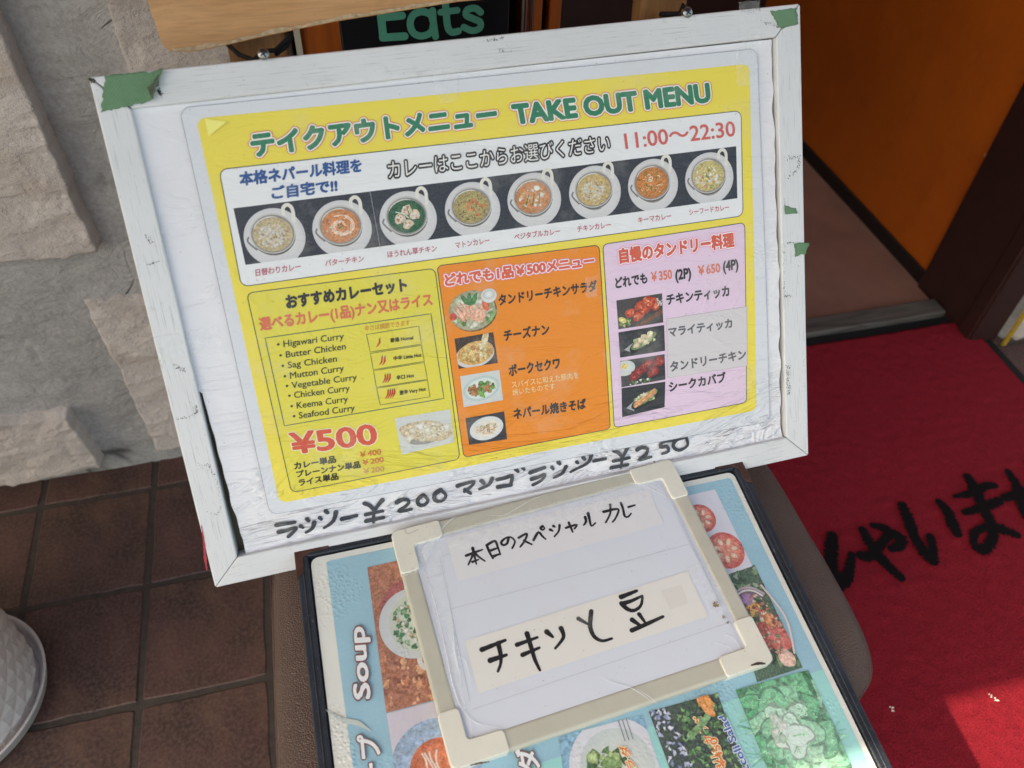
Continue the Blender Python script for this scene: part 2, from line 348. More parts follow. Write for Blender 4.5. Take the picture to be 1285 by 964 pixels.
S1 = [((-0.86, 0.527), (-0.340, 0.522), (-0.343, 0.93), (-0.86, 0.95)), ((-0.225, 0.70), (-0.03, 0.70), (-0.03, 1.12), (-0.226, 1.12)),
      ((-0.398, 0.045), (-0.10, 0.05), (-0.10, 0.43), (-0.400, 0.428)), ((-0.84, 0.028), (-0.488, 0.045), (-0.500, 0.198), (-0.84, 0.215)),
      ((-1.2, 0.26), (-0.66, 0.262), (-0.66, 0.46), (-1.2, 0.46)), ((-0.24, 0.48), (-0.04, 0.48), (-0.04, 0.65), (-0.24, 0.65)),
      ((-1.42, 0.6), (-0.93, 0.6), (-0.93, 1.0), (-1.42, 1.0)), ((-0.8, 1.05), (-0.32, 1.05), (-0.32, 1.36), (-0.8, 1.36)),
      ((-0.22, 1.2), (-0.04, 1.2), (-0.04, 1.6), (-0.22, 1.6)), ((-1.4, 1.45), (-0.6, 1.45), (-0.6, 1.8), (-1.4, 1.8)), ((-0.9, 1.9), (-0.1, 1.9), (-0.1, 2.3), (-0.9, 2.3))]
for i, q4 in enumerate(S1): stone(r1, ox, oy, YF, q4, i*3.7+1, 0.030 if i != 2 else 0.013, 0.0042 if i < 4 else 0.012)
o = MB().box(-6, -1.70, YF-.02, YF+.3, 0, 2.4).build('side_wall', M['mortar']); prop(o, 'plain grey mortar wall running off beyond the stones at far left', 'wall')
r2, ox2, oy2 = facade('stone_wall', 1.478, 2.2, 1.04, 2.4, 'short strip of pinkish stone wall beyond the brown door post', 0.02)
for i, q4 in enumerate([((1.50, 0.0), (1.9, 0.0), (1.9, 0.35), (1.50, 0.35)), ((1.50, 0.4), (2.1, 0.4), (2.1, 0.8), (1.50, 0.8)), ((1.52, 0.86), (1.8, 0.86), (1.8, 1.3), (1.52, 1.3))]):
    stone(r2, ox2, oy2, 1.04, q4, i*5.1+40, 0.02, 0.012)
# entrance: inner floor, orange side wall, back wall, posts
o = MB().box(0.34, 1.41, 1.185, 2.9, -0.05, 0.006).build('entrance_floor', M['inner']); prop(o, kind='structure')
o = MB().box(0.34, 1.40, 1.135, 1.185, -0.01, 0.022).build('door_threshold', M['thr'], bevel=0.004); prop(o, 'worn grey black threshold strip between the red mat and pinkish floor', 'threshold')
rw = empty('orange_wall', (1.47, 2.0, 0)); prop(rw, 'orange plastered side wall of the shop entrance at right', 'wall')
MB().box(-0.05, 0.1, -0.745, 0.9, 0, 2.4).build('plaster', M['orange'], rw)
MB().box(-0.060, -0.05, -0.745, 0.9, 0.0, 0.042).build('skirting', M['skirt'], rw, bevel=0.003)
dp = empty('door_post', (1.447, 1.14, 0)); prop(dp, 'dark brown painted door post between orange wall and stone', 'door post')
MB().box(-0.045, 0.030, -0.10, 0.112, 0, 2.4).build('post', M['door'], dp, bevel=0.004)
MB().box(-0.052, -0.045, -0.095, -0.06, 0, 2.4).build('door_stop', M['door'], dp, bevel=0.002)
mb = MB()
rnd = random.Random(5); z = 0.0
pr = []
for i in range(40): pr.append((rnd.uniform(0.0, 0.004), i*0.03))
mb.prism([(-0.009, -0.0), (0.004, 0.0), (0.004, 0.004), (-0.009, 0.004)], 0.0, 1.4)
o = mb.build('edge_tape', M['yellow'], None); o.location = (1.487, 1.019, 0.0); prop(o, 'worn yellow tape running up the stone edge beside the brown post', 'tape')
o = MB().box(0.27, 1.6, 2.3, 2.4, 0, 2.4).build('back_wall', M['door']); prop(o, 'dark brown wall at the back of the entrance', 'wall')
ol = empty('orange_panel', (0.13, 1.13, 0)); prop(ol, 'orange painted panel behind the black delivery sign', 'panel')
MB().box(-0.142, 0.142, -0.055, 0.05, 0, 2.4).build('panel', M['oak'], ol)
MB().box(-0.142, -0.134, -0.062, -0.055, 0, 2.4).build('trim', M['rim'], ol)
jm = empty('door_jamb', (0.325, 1.1, 0)); prop(jm, 'orange wooden door jamb with dark groove right of the steel pole', 'door jamb')
MB().box(-0.022, -0.006, -0.04, 0.04, 0, 2.4).build('strip', M['oak'], jm, bevel=0.002)
MB().box(-0.005, 0.004, -0.02, 0.04, 0, 2.4).build('groove', M['door'], jm)
MB().box(0.005, 0.021, -0.04, 0.04, 0, 2.4).build('strip', M['oak'], jm, bevel=0.002)
o = MB().box(0.272, 0.346, 1.141, 2.3, 0, 2.4).build('entrance_side_wall', M['door']); prop(o, 'dark inner side wall of the entrance left of the opening', 'wall')
pl = empty('steel_pole', (0.281, 1.02, 0)); prop(pl, 'thin shiny steel pole standing behind the chair beside the delivery sign', 'pole')
MB().tube([(0, 0, 0.0), (0.004, 0, 1.9)], 0.0045, 12).build('tube', M['steel'], pl, smooth=True)
MB().tube([(0.011, 0.004, 0.0), (0.015, 0.004, 1.9)], 0.0032, 12).build('tube', M['steel'], pl, smooth=True)
MB().lathe([(0.0, 0), (0.07, 0), (0.07, 0.008), (0.01, 0.02), (0.0, 0.02)], 24).build('foot', M['steel'], pl)

def text_mesh(body, weight=0.0, res=3):
    c = bpy.data.curves.new('x', 'FONT'); c.body = body; c.resolution_u = res; c.fill_mode = 'FRONT'; c.offset = weight
    o = bpy.data.objects.new('x', c); COL.objects.link(o)
    dg = bpy.context.evaluated_depsgraph_get(); dg.update(); m = bpy.data.meshes.new_from_object(o.evaluated_get(dg))
    vs = [(v.co.x, v.co.y) for v in m.vertices]; fs = [tuple(p.vertices) for p in m.polygons]
    bpy.data.objects.remove(o); bpy.data.curves.remove(c); bpy.data.meshes.remove(m)
    return vs, fs
ds = empty('delivery_sign', (0.155, 1.073, 0.6)); prop(ds, 'black delivery service sign with teal letters behind the chair back', 'sign')
MB().box(-0.108, 0.118, -0.012, 0.0, 0.0, 0.75).build('panel', M['black'], ds, bevel=0.002)
# unseen awning above the frame, added to shade all but the sun patch
aw = empty('shade_awning', (0, 1.0, 2.3)); prop(aw, 'unseen red canvas awning added over the shop front to shade it', 'awning')
mb = MB(); mb.add([(-4, 0.08, 0.35), (3, 0.08, 0.35), (3, -1.350, -0.05), (-4, -1.350, -0.05), (-4, 0.08, 0.36), (3, 0.08, 0.36), (3, -1.350, -0.04), (-4, -1.350, -0.04)],
                  [(0, 1, 2, 3), (7, 6, 5, 4), (0, 3, 7, 4), (1, 5, 6, 2), (2, 6, 7, 3), (0, 4, 5, 1)])
mb.build('canvas', M['canvas'], aw)
MB().tube([(-4, -1.345, -0.055), (3, -1.345, -0.055)], 0.015, 8).build('front_bar', M['steel'], aw)
for xx in (-3.9, -0.9, 2.9): MB().tube([(xx, 0.05, -0.3), (xx, -1.3, -0.06)], 0.012, 8).build('brace', M['steel'], aw)

# ------------------------------------------------------------------ red entrance mat
mt = empty('entrance_mat', (1.0, 0.5, 0)); prop(mt, 'red entrance mat with black Japanese lettering and black rubber border', 'mat')
def matfn(x0, x1, y0, y1, z):
    def fn(u, v):
        x, y = x0+(x1-x0)*u, y0+(y1-y0)*v
        x += 0.02*(v-0.6)*u
        zz = z+0.003*noise.noise(Vector((x*4, y*4, 0)))+(0.002*noise.noise(Vector((x*60, y*60, 0))) if z > 0.006 else 0)
        return (x-1.0, y-0.5, zz)
    return fn
grid_obj('border', 40, 50, matfn(0.50, 1.455, -0.18, 1.136, 0.005), M['rubber'], mt)
def sheet_obj(name, nx, ny, fn, thick, mat, parent):
    o = grid_obj(name, nx, ny, fn, mat, parent); md = o.modifiers.new('thick', 'SOLIDIFY'); md.thickness = thick; md.offset = -1; return o
sheet_obj('pile', 160, 230, matfn(0.525, 1.428, -0.155, 1.105, 0.0125), 0.006, M['red'], mt)
def ribbon(mb, pts, w, z, col=(1, 1, 1), scale=1.0, zf=None, step=None, jit=0.0, seed=0):
    """flat brush stroke through pts (smoothed) with round ends; w = width or list of widths"""
    P = [Vector((p[0], p[1])) for p in pts]; n = len(P)
    ww = list(w) if isinstance(w, (list, tuple)) else [w]*n
    if len(P) == 1: P.append(P[0]+Vector((0.01, 0))); ww = ww*2; n = 2
    out = []; k = 6
    for i in range(n-1):
        p0, p1, p2, p3 = P[max(i-1, 0)], P[i], P[i+1], P[min(i+2, n-1)]
        kk = max(2, int((p2-p1).length/step)) if step else k
        for j in range(kk):
            t = j/kk
            q = 0.5*((2*p1)+(p2-p0)*t+(2*p0-5*p1+4*p2-p3)*t*t+(3*p1-p0-3*p2+p3)*t**3)
            out.append((q, ww[i]*(1-t)+ww[i+1]*t))
    out.append((P[-1], ww[-1]))
    L, R = [], []; rnd = random.Random(seed)
    m = len(out)
    for i, (q, wv) in enumerate(out):
        d = (out[min(i+1, m-1)][0]-out[max(i-1, 0)][0]); d = d.normalized() if d.length > 1e-9 else Vector((1, 0))
        nn = Vector((-d.y, d.x))*(wv/2*(1+rnd.uniform(-jit, jit))); L.append(q+nn); R.append(q-nn)
    vs = []; 
    for a, b in zip(L, R): vs += [a, b]
    fs = [(2*i+1, 2*i+3, 2*i+2, 2*i) for i in range(m-1)]
    for end, sgn in ((0, -1), (m-1, 1)):
        q, wv = out[end]; d = (out[min(end+1, m-1)][0]-out[max(end-1, 0)][0]); d = d.normalized() if d.length > 1e-9 else Vector((1, 0))
        nn = Vector((-d.y, d.x)); b = len(vs); vs.append(q)
        for j in range(9):
            a = PI*j/8; vs.append(q+nn*(math.cos(a)*wv/2)+d*(sgn*math.sin(a)*wv/2))
        for j in range(8): fs.append((b, b+2+j, b+1+j) if sgn > 0 else (b, b+1+j, b+2+j))
    mb.add([(v.x*scale, v.y*scale, (zf(v.x, v.y) if zf else 0)+z) for v in vs], fs, col)
mb = MB()
MS = [([(808.1,628.0),(774.1,571.6),(767.3,537.4),(792.6,546.8),(823.2,584.0)], [16, 20, 20, 16, 11]),
      ([(871.5,627.5),(869.6,586.8),(876.0,551.0),(886.4,522.8)], [13, 17, 16, 13]),
      ([(840.4,578.5),(857.2,574.7),(892.9,595.1),(918.8,607.3),(931.0,597.4),(922.9,582.8),(902.9,579.3)], [16, 16, 12, 14, 19, 17, 12]),
      ([(895.7,632.6),(912.7,623.2),(921.8,612.2)], [10, 14, 12]),
      ([(977.7,660.7),(970.8,630.4),(959.7,590.9),(959.2,561.1),(963.4,539.9)], [15, 17, 16, 18, 15]),
      ([(963.4,539.9),(978.3,562.1),(989.5,586.9)], [15, 14, 12]),
      ([(1052.8,652.7),(1055.2,628.7),(1048.3,604.4),(1043.2,581.4)], [11, 16, 17, 15]),
      ([(1089.8,656.3),(1128.2,655.0),(1163.3,664.1),(1184.5,661.8)], [7, 15, 14, 11]),
      ([(1085.9,618.9),(1123.1,620.4),(1167.2,627.0)], [11, 15, 15]),
      ([(1145.0,693.0),(1139.8,663.3),(1128.4,623.9),(1119.7,585.4),(1100.9,556.1),(1069.3,538.8),(1060.7,554.3),(1077.8,575.2),(1107.3,579.8),(1130.7,570.5),(1151.6,552.4)], [13, 19, 18, 16, 15, 17, 13, 11, 14, 17, 12]),
      ([(1184.3,631.0),(1240.6,633.4),(1303.5,635.9)], [14, 16, 14]),
      ([(1234.2,685.7),(1227.3,649.8),(1210.9,617.2),(1200.7,578.6),(1252.3,572.7)], [11, 17, 17, 16, 12]),
      ([(1289.2,695.8),(1290.2,666.9),(1259.4,624.4)], [12, 14, 10])]
for i, (pts, w) in enumerate(MS):
    ribbon(mb, [(p[0]-1000, p[1]-500) for p in pts], [x*1.3 for x in w], 0.0165, scale=0.001, step=1.3, jit=0.27, seed=i,
           zf=lambda x, y: 0.003*noise.noise(Vector(((x/1000+1)*4, (y/1000+.5)*4, 0))))
mb.build('lettering', M['blk'], mt)
mb = MB(); rnd = random.Random(8)
for cx, cy in ((910.5,297.3), (911.0,291.9), (908.3,300.5), (740.6,316.2), (740.2,320.2)):
    for j in range(2):
        x, y = cx/1000+rnd.uniform(-.003, .003), cy/1000+rnd.uniform(-.003, .003); s = rnd.uniform(.0012, .0028)
        mb.add([(x-s, y, .017), (x+s, y-s*.4, .0175), (x, y+s, .018), (x+s*.3, y, .020)], [(0, 1, 3), (1, 2, 3), (2, 0, 3), (0, 2, 1)])
prop(mb.build('crumbs', M['edge']), 'few white crumbs lying on the sunlit part of the red mat', 'crumbs', kind='stuff')

mb = MB()
for pts, w in (([(101.8,871.9),(101.3,838.2),(101.9,808.6)], 10.5), ([(101.3,808.4),(130.2,808.2)], 10.5), ([(101.0,834.4),(128.8,835.1)], 10), ([(101.7,870.7),(130.0,871.5)], 10),
               ([(169.5,822.4),(166.0,833.9),(154.7,838.5),(143.1,834.8),(138.5,823.6),(142.4,811.6),(153.4,806.8),(165.7,811.2),(169.5,822.4)], 9.5), ([(168.8,838.8),(169.5,822.4),(171.5,804.9)], 9.5),
               ([(185.8,854.0),(187.1,832.5),(188.6,816.2),(193.9,809.2),(202.7,809.9)], 9.5), ([(179.3,836.2),(201.8,837.3)], 8.5),
               ([(233.3,832.6),(225.9,838.3),(215.2,837.0),(213.8,830.1),(223.2,824.9),(232.7,819.7),(232.0,811.8),(221.7,809.2),(210.2,814.7)], 9)):
    k_ = len(mb.f); ribbon(mb, pts, w, 0.0005+0.000002*k_, scale=.001)
mb.v = [(x-0.155, -0.0122-z, y-0.6) for x, y, z in mb.v]
mb.build('lettering', M['teal'], ds)
# ------------------------------------------------------------------ planter pot on its saucer
PC = (-0.690, 0.663)
sa = prop(MB().lathe([(0.0, 0.0), (0.128, 0.0), (0.139, 0.006), (0.143, 0.026), (0.1455, 0.029), (0.1440, 0.031), (0.1400, 0.028), (0.136, 0.010), (0.13, 0.008), (0.0, 0.008)], 72)
          .build('plant_saucer', M['pot'], None, smooth=True), 'white round saucer under the faceted pot at the lower left', 'saucer'); sa.location = (PC[0], PC[1], 0)
pot = empty('flower_pot', (PC[0], PC[1], 0.009)); prop(pot, 'white glazed pot with embossed diamond facets at the lower left', 'pot')
mb = MB(); NS, NR = 44, 16
vs = []
for i in range(NR*2+1):
    t = i/(NR*2)
    for j in range(NS*2):
        r = 0.1275+0.010*t+0.005*t*t
        dd = min((abs((i-a_+2) % 4-2)+abs((j-a_+2) % 4-2))/2 for a_ in (0, 2)); r += 0.0027*max(0, 1-dd)
        a = 2*PI*j/(NS*2); vs.append((r*math.cos(a), r*math.sin(a), 0.30*t))
n2 = NS*2; fs = []
for i in range(NR*2):
    for j in range(n2):
        a, b, c, d = i*n2+j, i*n2+(j+1) % n2, (i+1)*n2+(j+1) % n2, (i+1)*n2+j
        fs += [(a, b, c), (a, c, d)] if (i+j) % 2 == 0 else [(a, b, d), (b, c, d)]
mb.add(vs, fs); o = mb.build('body', M['pot'], pot, bevel=0.0)
MB().lathe([(0.140, 0.295), (0.146, 0.30), (0.146, 0.318), (0.138, 0.32), (0.133, 0.31), (0.126, 0.2), (0.0, 0.2)], 60).build('rim', M['pot'], pot, smooth=True)
MB().lathe([(0.0, 0.27), (0.128, 0.268)], 30).build('soil', M['grout'], pot)

# ------------------------------------------------------------------ chair
ch = empty('wooden_chair', (0.18, 0.5, 0)); prop(ch, 'wooden chair with brown leatherette seat holding the menu board', 'chair')
seat_out = [(-0.095, 0.78), (-0.118, 0.60), (-0.130, 0.48), (-0.133, 0.33), (-0.131, 0.265), (-0.115, 0.225), (-0.08, 0.205), (0.1, 0.196), (0.36, 0.198), (0.43, 0.207), (0.455, 0.224),
            (0.478, 0.240), (0.491, 0.262), (0.498, 0.295), (0.501, 0.36), (0.500, 0.43), (0.499, 0.50), (0.492, 0.56), (0.475, 0.67), (0.45, 0.78)]
mb = MB(); N = len(seat_out); rings = []
cxs, cys = 0.17, 0.48
prof = [(1.0, 0.405), (1.0, 0.442), (0.996, 0.452), (0.986, 0.461), (0.965, 0.467), (0.92, 0.472), (0.8, 0.477), (0.5, 0.480), (0.2, 0.480)]
dense = []
for i in range(N):
    p0, p1, p2, p3 = [Vector(seat_out[(i+k-1) % N]) for k in range(4)]
    for j in range(4):
        t = j/4; dense.append(0.5*((2*p1)+(p2-p0)*t+(2*p0-5*p1+4*p2-p3)*t*t+(3*p1-p0-3*p2+p3)*t**3))
vs = []
for k, z in prof:
    for p in dense: vs.append((cxs+(p.x-cxs)*k-0.18, cys+(p.y-cys)*k-0.5, z+(0.0012*noise.noise(Vector((p.x*20, p.y*20, z*30))))))
n = len(dense); fs = [(i*n+(j+1) % n, i*n+j, (i+1)*n+j, (i+1)*n+(j+1) % n) for i in range(len(prof)-1) for j in range(n)]
fs.append(tuple(reversed([(len(prof)-1)*n+j for j in range(n)]))); fs.append(tuple(range(n)))
mb.add(vs, fs); mb.build('seat', M['leather'], ch, smooth=True)
mb = MB(); z = 0.40
mb.tube([(p.x*0.996-0.18+0.0007, p.y*0.996-0.5+0.002, 0.452) for p in dense], 0.0016, 6); mb.build('seat_seam', M['leather'], ch)
for x, y, x2, y2 in ((-0.09, 0.25, -0.10, 0.22), (0.44, 0.25, 0.45, 0.22), (-0.06, 0.74, -0.06, 0.80), (0.40, 0.74, 0.40, 0.80)):
    MB().tube([(x-0.18, y-0.5, 0.404), (x2-0.18, y2-0.5, 0.0)], [0.02, 0.015], 12).build('leg', M['woodv'], ch, smooth=True)
MB().box(-0.27, 0.24, -0.26, 0.26, 0.375, 0.404).build('seat_frame', M['woodv'], ch, bevel=0.004)
for (xa, xb) in ((-0.075, -0.018), (0.358, 0.412)):
    mb = MB(); y0, y1 = 0.775, 0.80
    mb.add([(xa-.18, .745-.5, .40), (xb-.18, .745-.5, .40), (xb-.18, .775-.5, .40), (xa-.18, .775-.5, .40),
            (xa-.18, .85-.5, 1.12), (xb-.18, .85-.5, 1.12), (xb-.18, .88-.5, 1.12), (xa-.18, .88-.5, 1.12)],
           [(3, 2, 1, 0), (4, 5, 6, 7), (0, 1, 5, 4), (1, 2, 6, 5), (2, 3, 7, 6), (3, 0, 4, 7)])
    mb.build('back_post', M['woodv'], ch, bevel=0.004)
# curved backrest plank: bottom edge line traced in (x, z) at its own distance
edge = [(-114.7,925.7),(-108.3,924.5),(-94.8,924.6),(-74.0,926.6),(-10.6,933.9),(37.1,938.8),(85.2,941.9),(155.3,947.2)]+[(203.7,947.9), (266.0,946.7), (348.8,943.4), (410.7,940.7)]
ext = [(e[0]/1000, e[1]/1000) for e in edge]
def plank_z(x):
    if x <= ext[0][0]: return ext[0][1]
    for a, b in zip(ext, ext[1:]):
        if a[0] <= x <= b[0]: return a[1]+(b[1]-a[1])*(x-a[0])/(b[0]-a[0])
    return ext[-1][1]
XA, XB, ZT = -0.128, 0.472, 1.16
def plank_pt(u, v, back):
    x = XA+(XB-XA)*u; zb = plank_z(x)
    # rounded lower corner
    dx = min(x-XA, XB-x); R0 = 0.010
    if dx < R0: zb += R0-math.sqrt(max(0, R0*R0-(R0-dx)**2))
    z = zb+(ZT-zb)*v
    t = (u-0.5)*2
    y = 0.79+(z-0.92)*0.32+0.012*(1-t*t)+0.0015*noise.noise(Vector((x*9, z*9, 0)))
    if not back: return Vector((x-0.35*(z-0.92)*(1-u)*0.3, y, z))
    return Vector((x-0.35*(z-0.92)*(1-u)*0.3, y+0.024, z-0.006))
NX, NZ = 60, 14
mb = MB(); vs = []
for bk in (0, 1):
    for j in range(NZ+1):
        for i in range(NX+1):
            # extra columns near the rounded ends
            u = i/NX; u = 0.5-0.5*math.cos(PI*u)
            p = plank_pt(u, j/NZ, bk); vs.append((p.x-0.18, p.y-0.5, p.z))
st = (NX+1)*(NZ+1); fs = []
for j in range(NZ):
    for i in range(NX):
        a = j*(NX+1)+i; fs.append((a, a+1, a+NX+2, a+NX+1)); fs.append((st+a+NX+1, st+a+NX+2, st+a+1, st+a))
bd = [i for i in range(NX+1)]+[j*(NX+1)+NX for j in range(1, NZ+1)]+[NZ*(NX+1)+i for i in range(NX-1, -1, -1)]+[j*(NX+1) for j in range(NZ-1, 0, -1)]
for k in range(len(bd)):
    a, b = bd[k], bd[(k+1) % len(bd)]; fs.append((b, a, st+a, st+b))
mb.add(vs, fs); mb.build('backrest', M['wood'], ch, bevel=0.004, seg=3)

mb = MB(); vs = []; KN = 150
for i in range(KN+1):
    u = 0.012+0.976*i/KN; p = plank_pt(u, 0.0, False); w = 0.0018+0.0042*max(0, noise.noise(Vector((u*26, 2, 0)))+0.15)+0.0015*abs(noise.noise(Vector((u*120, 5, 0))))
    for dz in (0.0012, 0.0012+w*.5, 0.0012+w): vs.append((p.x-0.18, p.y+dz*0.32-0.5-0.0009, p.z+dz+0.0012*noise.noise(Vector((u*90, 1, 0)))))
mb.add(vs, [(3*i+k, 3*i+k+3, 3*i+k+4, 3*i+k+1) for i in range(KN) for k in (0, 1)])
mb.build('worn_edge', M['worn'], ch)
# ------------------------------------------------------------------ menu sign board (local mm frame: x right, y up the board, z to the viewer)
def frame_m(O, U, V):
    U = Vector(U); V = Vector(V); N = U.cross(V)
    return Matrix(((U.x, V.x, N.x, O[0]), (U.y, V.y, N.y, O[1]), (U.z, V.z, N.z, O[2]), (0, 0, 0, 1)))
SM = frame_m((-0.18092, 0.47554, 0.49755), (0.99958, 0.0236, 0.01711), (-0.02703, 0.53131, 0.84675))
sg = empty('menu_board', SM); prop(sg, 'white wooden framed board with the yellow take out menu poster, leaning on the chair', 'sign board')
W_, H_, FW = 702, 510, 29
def bar(pts, mat):
    mb = MB(); z0, z1 = -0.020, 0.0
    P = [(p[0]/1000, p[1]/1000) for p in pts]
    # inner lip slightly lower than the outer edge
    vs = [(x, y, z0) for x, y in P]+[(x, y, z1) for x, y in P]
    mb.add(vs, [(3, 2, 1, 0), (4, 5, 6, 7), (0, 1, 5, 4), (1, 2, 6, 5), (2, 3, 7, 6), (3, 0, 4, 7)])
    return mb.build('frame_bar', mat, sg, bevel=0.0016, seg=3)
g = 0.25
bar([(g, 0), (W_-g, 0), (W_-FW-g, FW), (FW+g, FW)], M['fx'])
bar([(FW+5+g, H_-FW-1), (W_-FW+4-g, H_-FW-1), (W_+4-g, H_), (5+g, H_)], M['fx'])
bar([(0, g), (FW, FW+g), (FW+4, H_-FW-1-g), (4.5, H_-g)], M['fy'])
bar([(W_-FW, FW+g), (W_, g), (W_+4.5, H_-g), (W_-FW+4.5, H_-FW-1-g)], M['fy'])
MB().box(0.02, W_/1000-.02, 0.02, H_/1000-.02, -0.019, -0.0165).build('backing_board', M['back'], sg)

def warp(x, y):      # gentle waviness of everything laid in the frame, mm
    return 0.9*math.sin(x/95+y/160)+0.7*math.sin(y/70-x/230+1)
def crum(x, y):      # stronger creases of the backing paper along the bottom edge
    k = max(0.0, min(1.0, (105-y)/60)); k = k*k*(3-2*k)
    e = max(0.0, min(1.0, (75-x)/45)); e2 = max(0, min(1, (x-628)/30))
    r = noise.noise(Vector((x/75, y/13+x/260, 1.3)))*2.2+noise.noise(Vector((x/30, y/6, 4.3)))*0.8
    s = noise.noise(Vector((x/22, y/70, 7)))*1.3
    return warp(x, y)+k*(r-0.8)*1.5+e*s*0.8+e2*s*0.9
PZ = -0.0062
def zf_paper(x, y): return crum(x, y)/1000+PZ
# crumpled white backing paper
pc = [(37.4,27.3), (670.0,29.0), (675.8,478.8), (26.6,480.8)]
def paper_fn(u, v):
    a, b, c, d = pc
    x = (a[0]*(1-u)+b[0]*u)*(1-v)+(d[0]*(1-u)+c[0]*u)*v; y = (a[1]*(1-u)+b[1]*u)*(1-v)+(d[1]*(1-u)+c[1]*u)*v
    if u == 0: x += 2.5*noise.noise(Vector((0, y/25, 3)))-(3 if v > .4 else 0)
    if u == 1: x += 3*noise.noise(Vector((5, y/22, 3)))
    if v == 0: y += 1.5*noise.noise(Vector((x/20, 3, 3)))
    return (x/1000, y/1000, zf_paper(x, y))
pm = MB(); NXp, NYp = 230, 165
pm.add([paper_fn(i/NXp, j/NYp) for j in range(NYp+1) for i in range(NXp+1)],
       [(j*(NXp+1)+i, j*(NXp+1)+i+1, (j+1)*(NXp+1)+i+1, (j+1)*(NXp+1)+i) for j in range(NYp) for i in range(NXp)], lin((228, 227, 234)))
bp = pm.build('backing_paper', M['paper'], sg, smooth=True)
# handwritten price line in marker on the paper
HW = []
n_ = 13.5
HW += [[(74.3,53.9),(82.9,53.7),(93.2,53.1)], [(75.0,45.1),(83.3,45.2),(93.6,46.5),(90.2,42.2),(83.5,37.7)],
       [(98.3,47.2),(100.1,44.7)], [(106.3,53.8),(107.5,51.4)], [(112.7,47.8),(109.4,41.5),(102.3,37.8)],
       [(119.4,52.1),(120.7,49.9)], [(127.0,57.8),(128.5,55.6)], [(137.0,53.8),(132.7,45.4),(121.6,39.3)],
       [(141.6,44.9),(149.7,44.9),(157.8,44.7)],
       [(168.5,56.6),(173.6,52.5),(177.5,45.0)], [(187.8,55.9),(181.4,50.3),(176.3,43.4),(174.1,33.2)], [(167.3,43.4),(186.1,43.2)], [(166.5,36.4),(185.5,36.2)],
       [(202.6,50.3),(209.5,52.3),(215.8,49.4),(212.3,44.5),(202.7,39.1),(210.9,38.1),(217.0,38.1)],
       [(232.2,52.3),(225.4,49.1),(225.6,41.9),(231.7,40.0),(236.4,45.6),(232.2,52.3)],
       [(252.3,53.2),(244.5,50.2),(244.0,43.2),(250.8,40.4),(256.8,46.2),(252.3,53.2)],
       [(271.6,53.7),(281.7,55.0),(290.4,55.4),(286.9,50.2),(278.1,45.7)], [(278.8,47.5),(284.4,42.1)]]
HW += [[(298.3,54.4),(300.9,50.5)], [(310.6,54.1),(305.8,47.5),(295.1,44.6)],
       [(316.2,51.9),(324.7,51.9),(333.4,52.9),(332.1,46.4),(331.0,41.8)], [(315.9,42.8),(331.5,41.7)], [(339.3,59.3),(341.2,56.0)], [(346.8,60.1),(348.5,56.8)],
       [(355.0,51.5),(372.6,53.4)], [(355.7,43.6),(364.4,44.0),(372.1,45.3),(367.1,39.0),(356.4,36.1)],
       [(380.9,52.1),(382.5,49.3)], [(389.0,56.9),(390.6,54.1)], [(397.5,48.5),(392.9,41.4),(382.2,38.6)],
       [(410.4,52.7),(412.0,50.2)], [(418.5,56.6),(420.1,53.8)], [(428.3,56.5),(423.0,47.8),(403.1,40.4)],
       [(431.1,49.0),(437.6,49.0),(444.9,48.9)],
       [(456.1,56.9),(461.1,53.3),(465.8,45.9)], [(475.5,58.6),(469.5,52.0),(465.2,44.6),(463.1,33.6)], [(454.4,43.9),(473.9,44.1)], [(451.6,35.4),(471.6,35.2)],
       [(484.7,51.5),(491.0,52.9),(497.6,49.5),(494.1,43.8),(485.3,39.2),(493.0,39.0),(500.5,39.7)],
       [(529.9,54.1),(516.6,53.9),(513.7,48.5),(521.8,47.3),(523.1,41.5),(514.8,40.3)],
       [(546.3,54.8), (534.1,53.4), (529.5,46.3), (536.1,39.9), (547.6,43.5), (546.3,54.8)]]
hm = MB()
for k, pts in enumerate(HW): ribbon(hm, pts, [(4.7+0.5*math.sin(k*2.1+j*1.3))*(1.05-.28*j/max(1, len(pts)-1)) for j in range(len(pts))], 0.0010+0.000012*k, lin((62, 66, 74)), 0.001, zf_paper, 2.5, 0.04, k)
hm.build('handwriting', M['hand'], bp)

# ---- printed layers -------------------------------------------------------
def W2(x, y): return warp(x, y)/1000
def lerp(a, b, t): return (a[0]+(b[0]-a[0])*t, a[1]+(b[1]-a[1])*t)
def quad_pt(q, u, v): return lerp(lerp(q[0], q[1], u), lerp(q[3], q[2], u), v)    # q: BL BR TR TL
def dist(a, b): return math.hypot(a[0]-b[0], a[1]-b[1])
def rquad(mb, q, r, z, col, step=6, zf=W2):
    W, H = dist(q[0], q[1]), dist(q[0], q[3]); n = max(1, int(W/step)); 
    vs_ = [0.0]; 
    if r > 0: vs_ = [r*(1-math.cos(PI/2*k/5))/H for k in range(5)]
    m = max(1, int((H-2*r)/step)); inner = [(r+(H-2*r)*k/m)/H for k in range(m+1)]
    rows = vs_+inner+[1-v for v in reversed(vs_)] if r > 0 else inner
    pts = []; 
    for v in rows:
        h = v*H; d = min(h, H-h); ins = (r-math.sqrt(max(0, r*r-(r-d)**2)))/W if r > 0 and d < r else 0
        for i in range(n+1):
            x, y = quad_pt(q, ins+(1-2*ins)*i/n, v); pts.append((x/1000, y/1000, zf(x, y)+z))
    fs = [(j*(n+1)+i, j*(n+1)+i+1, (j+1)*(n+1)+i+1, (j+1)*(n+1)+i) for j in range(len(rows)-1) for i in range(n)]
    mb.add(pts, fs, col)
